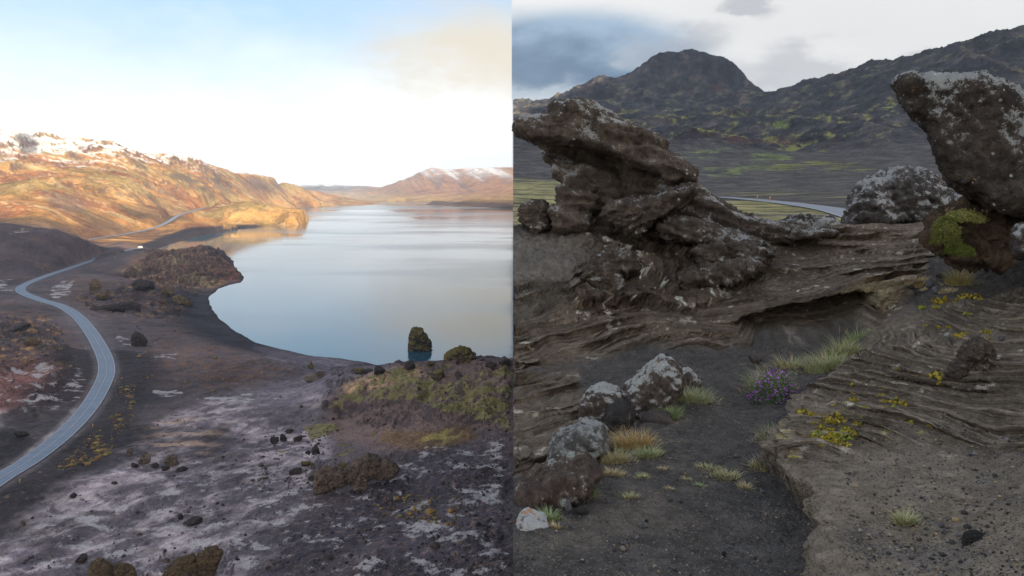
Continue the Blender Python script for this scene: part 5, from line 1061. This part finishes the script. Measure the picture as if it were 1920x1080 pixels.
def thyme(px, py, wpx, hpx, label, seed, nleaf, nfl, off=0.0, lift=0.0):
    r = np.random.default_rng(seed); x, y, z = right_hit(px, py); y -= off; s = y/F; hx, hz = wpx*s/2, hpx*s
    if off: x = (px-XC)/F*y; z = (YH-py)/F*y
    root = bpy.data.objects.new('thyme_plant', None); COL.objects.link(root); root.location = (x, y, z+lift); tag(root, label, 'flowers')
    P, N = dome(r, nleaf, hx, hx*.7, hz*.92); link('foliage', plant_mesh('foliage', leaves(r, P, N, .0016*y+.004, ((.05, .10, .035), (.08, .14, .05), (.11, .17, .07)))), M_leaf, root)
    P, N = dome(r, nfl, hx*1.0, hx*.72, hz*1.0, .05); P = P[:, :]*1.04; parts = [leaves(r, P+N*.004*k, N, .0016*y+.003, ((.40, .10, .50), (.52, .18, .62), (.34, .08, .44)), .9) for k in (0, 1)]
    link('flowers', plant_mesh('flowers', merge(*parts)), M_petal, root, kind='stuff')
thyme(1452, 752, 96, 62, 'purple-flowering thyme clump in the sand hollow beside the ledge', 5, 4200, 420)
# the hummock of moss and roots under the black rock
hm = rock_mat('rooty_soil', (.05, .035, .024), (.14, .095, .06), 0, sc=5)
HX, HY, HZ = at(1800, 478, 8.5)
hb_ = rock('hummock', [([(1754, 446), (1766, 424), (1790, 408), (1815, 399), (1850, 396), (1880, 420), (1880, 484), (1800, 480), (1785, 462)], 8.6, .9, .1, .5)], (HX, HY, HZ), .018, hm, 'mossy hummock of rooty soil tucked under the massive black rock', 'hummock', amp=.15, wl=.3, fine=.03, seed=61, smooth=8)
def moss_part(name, cx, cy, rx, rz, n, pal, seed, size):
    r = np.random.default_rng(seed); c = at(cx, cy, 8.3); P, N = dome(r, n, rx, .22, rz, -.9); P = P+np.array(c)-np.array([HX, HY, HZ])
    N = N.copy(); N[:, 1] = -np.abs(N[:, 1]); k = P[:, 1] < .12; link(name, plant_mesh(name, leaves(r, P[k], N[k], size, pal)), M_leaf, hb_)
moss_part('moss', 1774, 434, .13, .17, 5200, ((.13, .16, .03), (.20, .22, .04), (.09, .11, .02), (.16, .12, .05)), 71, .022)
moss_part('moss', 1808, 405, .21, .07, 3600, ((.24, .24, .06), (.32, .27, .10), (.16, .19, .04)), 72, .024)
moss_part('moss', 1800, 468, .12, .07, 2000, ((.10, .13, .02), (.14, .17, .03)), 73, .02)
thyme(1822, 450, 44, 44, 'thyme with pink-purple flowers growing on the mossy hummock', 6, 2200, 150, off=2.9)
r_ = np.random.default_rng(77); pr = bpy.data.objects.new('thrift_plant', None); COL.objects.link(pr); pr.location = at(1822, 404, 8.4); tag(pr, 'dried brown flower heads on thin stems above the mossy hummock', 'flowers')
for k in range(13):
    v, f, c = stalks(r_, 1, .001, .13, (.30, .22, .12), False); ox = -.24+.04*k+r_.normal(0, .01); v = v+np.array([ox, r_.normal(0, .04), 0]); st_ = link('stem', plant_mesh('stem', (v, f, c)), M_grass, pr)
    P = np.tile(v[-1], (34, 1))+r_.normal(0, .006, (34, 3)); N = r_.normal(size=(34, 3)); N /= np.linalg.norm(N, axis=1)[:, None]
    link('flower_head', plant_mesh('flower_head', leaves(r_, P, N, .015, ((.34, .22, .12), (.42, .28, .17)), .9)), M_grass, st_)

def yellow_moss():
    r = np.random.default_rng(41); parts = []
    spots = [(1462+r.normal(0, 8)+k*1.0, 838-k*.15+r.normal(0, 6)) for k in range(0, 140, 3)]+[(1500+k*.42+r.normal(0, 5), 862+k*.75+r.normal(0, 5)) for k in range(0, 130, 4)]+[(r.uniform(1480, 1600), r.uniform(775, 840)) for _ in range(46)]+[(r.uniform(1560, 1780), r.uniform(690, 800)) for _ in range(26)]+[(r.uniform(1700, 1860), r.uniform(555, 640)) for _ in range(22)]
    for a, b_ in spots:
        x, y, z = right_hit(a, b_); q = .018*math.exp(r.normal(0, .5))*y/5; P, N = dome(r, 46, q, q, q*.45); pal = ((.30, .22, .02), (.40, .30, .03), (.22, .19, .03)) if r.uniform() < .8 else ((.28, .32, .03), (.36, .38, .05))
        parts.append(leaves(r, P+[x-.02, y, z], N, q*.55, pal, .8))
    link('yellow_moss', plant_mesh('yellow_moss', merge(*parts)), M_leaf, kind='stuff', label='tiny cushions of yellow moss along the ledge and mound', cat='moss')
yellow_moss()
# gravel strewn over the sand: too many to count
def gravel():
    r = np.random.default_rng(31); n = 15000
    bm = bmesh.new(); bmesh.ops.create_icosphere(bm, subdivisions=1, radius=1); bm.verts.ensure_lookup_table(); v0 = np.array([q.co[:] for q in bm.verts]); f0 = np.array([[q.index for q in f.verts] for f in bm.faces]); bm.free()
    px = r.uniform(970, 1990, n); py = 650+(r.uniform(0, 1, n)**.8)*520
    k = (px > 1470+np.clip((py-850)*.35, 0, 90)) | (r.uniform(0, 1, n) < .35); px, py = px[k], py[k]
    # look the ground up in the built grid
    V, F_, C_ = [], [], []; o = 0
    ok = (py > 800) | (px < 1560) | (r.uniform(0, 1, len(px)) < .3)
    for a, b_ in zip(px[ok], py[ok]):
        x, y, z = right_hit_fast(a, b_)
        sz = .0028*math.exp(r.normal(0, .55)); M_ = v0*(1+r.normal(0, .16, v0.shape))*np.array([1, 1, .7])*sz
        th = r.uniform(0, 6.28); c, s = math.cos(th), math.sin(th); M_ = M_@np.array([[c, -s, 0], [s, c, 0], [0, 0, 1]])
        V.append(M_+[x, y, z+sz*.35]); F_.append(f0+o); o += len(v0)
        t = r.uniform(); col = (.05, .048, .047) if t < .45 else ((.24, .20, .15) if t < .72 else ((.15, .145, .145) if t < .93 else (.32, .23, .13)))
        C_.append(np.tile(np.array(col)*r.uniform(.7, 1.25), (len(v0), 1)))
    me = mesh_np('gravel', np.vstack(V), np.vstack(F_), False); add_attr(me, 'tint', np.vstack(C_))
    m, t, b = new_mat('gravel_stone'); t.l.new(t.new('ShaderNodeAttribute', attribute_name='tint').outputs['Color'], b.inputs['Base Color'])
    link('gravel', me, m, kind='stuff', label='loose gravel strewn over the dark sand', cat='gravel')
def right_hit_fast(px, py):
    u = (px-XC)/F; tt = (YH-py)/F; i = min(max(int(np.searchsorted(RU, u))-1, 0), len(RU)-2); j = i+(u-RU[i])/(RU[i+1]-RU[i]); col = RZ[:, i]*(1-j+i)+RZ[:, i+1]*(j-i)
    D = np.exp(RV); k = int(np.argmax(col > tt*D)); d = D[k]; return u*d, d, col[k]
gravel()

def valley_scatter(name, regions, n, size, cols, label, cat, seed, flat=.7):
    r = np.random.default_rng(seed); bm = bmesh.new(); bmesh.ops.create_icosphere(bm, subdivisions=1, radius=1); bm.verts.ensure_lookup_table(); v0 = np.array([q.co[:] for q in bm.verts]); f0 = np.array([[q.index for q in f.verts] for f in bm.faces]); bm.free()
    V, F_, C_, o = [], [], [], 0; wts = np.array([q[1] for q in regions], float); wts /= wts.sum()
    for k in range(n):
        poly = regions[r.choice(len(regions), p=wts)]; P = np.array(poly[0], float)
        for _ in range(30):
            a, b_ = r.uniform(P[:, 0].min(), P[:, 0].max()), r.uniform(P[:, 1].min(), P[:, 1].max())
            if inside(np.array([a]), np.array([b_]), P)[0] and fbm2(np.array([a]), np.array([b_]), 45, 3, .6, seed)[0] > r.uniform(-.6, .5): break
        u = (a-XC)/F; tt = (YH-b_)/F; j = (u-LU[0])/(LU[1]-LU[0]); i = int(j); D = np.exp(LV); q = int(np.argmax(LZG[:, i] > tt*D)); d = D[q]
        x, y = u*d, d
        if seg_dist(np.array([x]), np.array([y]), ROAD[::4])[0][0] < 6: continue
        z = left_z(x, y); sz = size*math.exp(r.normal(0, .5)); M_ = v0*(1+r.normal(0, .2, v0.shape))*np.array([1, 1, flat])*sz
        V.append(M_+[x, y, z+sz*.2]); F_.append(f0+o); o += len(v0); C_.append(np.tile(np.array(cols[r.integers(len(cols))])*r.uniform(.7, 1.3), (len(v0), 1)))
    me = mesh_np(name, np.vstack(V), np.vstack(F_), False); add_attr(me, 'tint', np.vstack(C_))
    m, t, b = new_mat(name); t.l.new(t.new('ShaderNodeAttribute', attribute_name='tint').outputs['Color'], b.inputs['Base Color'])
    link(name, me, m, kind='stuff', label=label, cat=cat)
valley_scatter('rubble', [([(100, 960), (300, 780), (640, 700), (640, 900), (480, 1075), (20, 1075)], 1), ([(500, 800), (640, 780), (640, 930), (480, 920)], 1), ([(480, 1075), (640, 930), (950, 830), (955, 1075)], 1.2), ([(640, 800), (700, 700), (955, 685), (955, 830)], .8), ([(2, 580), (120, 600), (150, 760), (2, 780)], .7), ([(150, 530), (390, 500), (390, 600), (260, 650), (170, 600)], .7)], 2600, .22, ((.05, .04, .04), (.08, .06, .05), (.14, .10, .08), (.035, .03, .03)), 'dark rubble strewn over the grey valley floor', 'rubble', 5)
valley_scatter('ground_cover', [([(215, 700), (255, 720), (250, 790), (160, 870), (90, 890), (200, 790)], 1.2), ([(150, 845), (215, 815), (210, 850), (150, 880)], .8), ([(240, 640), (560, 690), (430, 740), (260, 720)], .6), ([(0, 560), (150, 630), (160, 690), (0, 690)], .5), ([(130, 520), (390, 500), (380, 600), (170, 600)], .8), ([(700, 930), (870, 930), (860, 990), (720, 970)], .5)], 1500, .28, ((.28, .18, .07), (.22, .13, .05), (.19, .15, .07), (.13, .08, .05)), 'rusty low tufts dotted over the dark slopes by the road', 'ground cover', 6, .6)

# ------------------------------------------------------------------ marker posts and the camper van
def paint(name, col, rough=.5):
    m, t, b = new_mat(name); n_ = t.noise(obco(t), 6, 4, .6); t.l.new(t.mix(t.step(n_, .3, .8), col, tuple(v*.8 for v in col)), b.inputs['Base Color']); b.inputs['Roughness'].default_value = rough; return m
M_yel = paint('yellow_plastic', (.62, .38, .03)); M_org = paint('orange_plastic', (.60, .24, .03)); M_refl = paint('pale_reflector', (.7, .7, .66), .3); M_gum = paint('black_rubber', (.03, .03, .03))
def box_bm(bm, x0, x1, y0, y1, z0, z1, bev=0.0):
    vs = [bm.verts.new((x, y, z)) for z in (z0, z1) for y in (y0, y1) for x in (x0, x1)]
    fs = [bm.faces.new([vs[i] for i in q]) for q in ((0, 2, 3, 1), (4, 5, 7, 6), (0, 1, 5, 4), (2, 6, 7, 3), (0, 4, 6, 2), (1, 3, 7, 5))]
    if bev: bmesh.ops.bevel(bm, geom=list({e for f in fs for e in f.edges}), offset=bev, segments=2, affect='EDGES')
def bm_mesh(name, bm, smooth=False):
    me = bpy.data.meshes.new(name); bmesh.ops.recalc_face_normals(bm, faces=bm.faces); bm.to_mesh(me); bm.free()
    for p in me.polygons: p.use_smooth = smooth
    return me
bm = bmesh.new(); box_bm(bm, -.13, .13, -.06, .06, -.3, 1.15, .03); POST = bm_mesh('post', bm); POST.materials.append(M_yel)
bm = bmesh.new(); box_bm(bm, -.09, .09, -.075, -.062, .85, 1.05, .004); REFL = bm_mesh('reflector', bm); REFL.materials.append(M_refl)
POSTO = POST.copy(); POSTO.materials.clear(); POSTO.materials.append(M_org)
def marker(x, y, z, label, group, me=None, sc=1.0):
    root = bpy.data.objects.new('marker_post', None); COL.objects.link(root); root.location = (x, y, z); root.scale = (sc,)*3; tag(root, label, 'marker post', group)
    p = bpy.data.objects.new('post', me or POST); COL.objects.link(p); p.parent = root
    q = bpy.data.objects.new('reflector', REFL); COL.objects.link(q); q.parent = root
for a, b_, lab in ((37, 905, 'nearest yellow marker post, on the right verge at the lower left edge'), (137, 804, 'yellow marker post on the left verge in the near bend, beside the pale slope'), (174, 802, 'yellow marker post on the right verge in the near bend'), (183, 721, 'left-verge marker post where the road turns beside the red slope'), (216, 718, 'right-verge marker post at the outermost point of the near bend'), (161, 656, 'left-verge marker post just past the red slope'), (187, 652, 'right-verge marker post beside the little paved lay-by'), (130, 609, 'left-verge marker post below the black crag'), (76, 570, 'left-verge marker post just before the hairpin'), (94, 567, 'right-verge marker post just before the hairpin'), (25, 546, 'marker post on the outside of the hairpin at the far left'), (81, 519, 'marker post on the left verge just after the hairpin'), (159, 493, 'marker post on the left verge halfway to the white van'), (219, 477, 'marker post on the left verge closest to the white van'), (215, 484, 'marker post on the right verge closest to the white van')):
    x, y, z = left_hit(a, b_); marker(x, y, z, lab, 'yellow marker posts along the lakeside road', sc=1.0+max(0, y-400)/900)
for a, b_, lab in ((1328, 367.5, 'orange marker post on the distant road nearest the huge overhanging rock'), (1428, 373, 'orange marker post in the middle of the distant road, left of a pair'), (1453, 374.5, 'orange marker post in the middle of the distant road, right of a pair'), (1580, 393, 'orange marker post on the distant road nearest the white boulder')):
    t_ = np.argmin(np.abs(project(ROADR[:, 0], ROADR[:, 1], ROADR[:, 2])[0]-a)); P = ROADR[t_]; marker(P[0], P[1]+(4.2 if b_ < 390 else -4.2), P[2], lab, 'orange marker posts along the distant road', POSTO)

VX, VY, VZ = left_hit(263, 466)
van = bpy.data.objects.new('camper_van', None); COL.objects.link(van); van.location = (VX, VY, VZ+.1); van.rotation_euler.z = math.radians(-28); van.scale = (1.15,)*3; tag(van, 'white camper van parked on the lay-by beside the beach', 'van')
M_white_p = paint('white_paint', (.78, .77, .72), .35); M_glass = paint('dark_glass', (.03, .035, .04), .1); M_trim = paint('grey_trim', (.12, .12, .12)); M_red = paint('red_lens', (.4, .02, .02), .3)
bm = bmesh.new(); box_bm(bm, -1.15, 1.15, -3.2, 1.4, .55, 3.0, .12); box_bm(bm, -1.12, 1.12, 1.25, 2.1, 2.1, 3.0, .18); link('body', bm_mesh('body', bm), M_white_p, van)
bm = bmesh.new(); vs = [bm.verts.new(p) for p in [(s_*1.0, y_, z_) for s_ in (-1, 1) for y_, z_ in ((1.38, .5), (3.0, .5), (3.0, 1.25), (2.3, 1.45), (1.75, 2.1), (1.38, 2.1))]]
bm.faces.new(vs[:6]); bm.faces.new(vs[6:][::-1])
for i in range(6): bm.faces.new((vs[i], vs[i+6], vs[(i+1) % 6+6], vs[(i+1) % 6]))
link('cab', bm_mesh('cab', bm), M_white_p, van)
bm = bmesh.new(); vs = [bm.verts.new(p) for p in ((-.9, 2.32, 1.5), (.9, 2.32, 1.5), (.85, 1.8, 2.06), (-.85, 1.8, 2.06))]; bm.faces.new(vs); link('windscreen', bm_mesh('windscreen', bm), M_glass, van)
for i_, (x_, y0, y1, z0, z1) in enumerate(((-1.165, -2.6, -1.4, 1.6, 2.3), (1.152, -2.6, -1.4, 1.6, 2.3), (-1.165, -.6, .6, 1.6, 2.3))):
    bm = bmesh.new(); box_bm(bm, x_, x_+.013, y0, y1, z0, z1); link('window', bm_mesh('window', bm), M_glass, van)
bm = bmesh.new(); box_bm(bm, -.6, .6, -3.215, -3.203, 1.7, 2.4); link('window', bm_mesh('window', bm), M_glass, van)
bm = bmesh.new(); box_bm(bm, 1.152, 1.166, .1, .8, .7, 2.6); link('door', bm_mesh('door', bm), M_white_p, van)
bm = bmesh.new(); box_bm(bm, -1.1, 1.1, -3.35, -3.2, .5, .75, .03); link('bumper', bm_mesh('bumper', bm), M_trim, van)
for s_ in (-1, 1):
    bm = bmesh.new(); box_bm(bm, s_*.95-.1, s_*.95+.1, -3.23, -3.204, .85, 1.2); link('tail_light', bm_mesh('tail_light', bm), M_red, van)
    for y_ in (-2.0, 2.2):
        bm = bmesh.new(); bmesh.ops.create_cone(bm, cap_ends=True, segments=20, radius1=.38, radius2=.38, depth=.26, matrix=mathutils.Matrix.Translation((s_*.98, y_, .38)) @ mathutils.Matrix.Rotation(math.pi/2, 4, 'Y')); link('wheel', bm_mesh('wheel', bm), M_gum, van)

# ------------------------------------------------------------------ air
hz = bpy.data.materials.new('haze_air'); hz.use_nodes = True; t = NT(hz.node_tree); t.n.clear()
pv = t.new('ShaderNodeVolumePrincipled'); o = t.new('ShaderNodeOutputMaterial'); t.l.new(pv.outputs[0], o.inputs['Volume'])
pv.inputs['Color'].default_value = (.72, .83, 1, 1); pv.inputs['Density'].default_value = 8.5e-5; pv.inputs['Anisotropy'].default_value = 0.0
bm = bmesh.new(); box_bm(bm, -8200, 3200, -120, 9300, -135, 345); link('haze', bm_mesh('haze', bm), hz, kind='stuff')
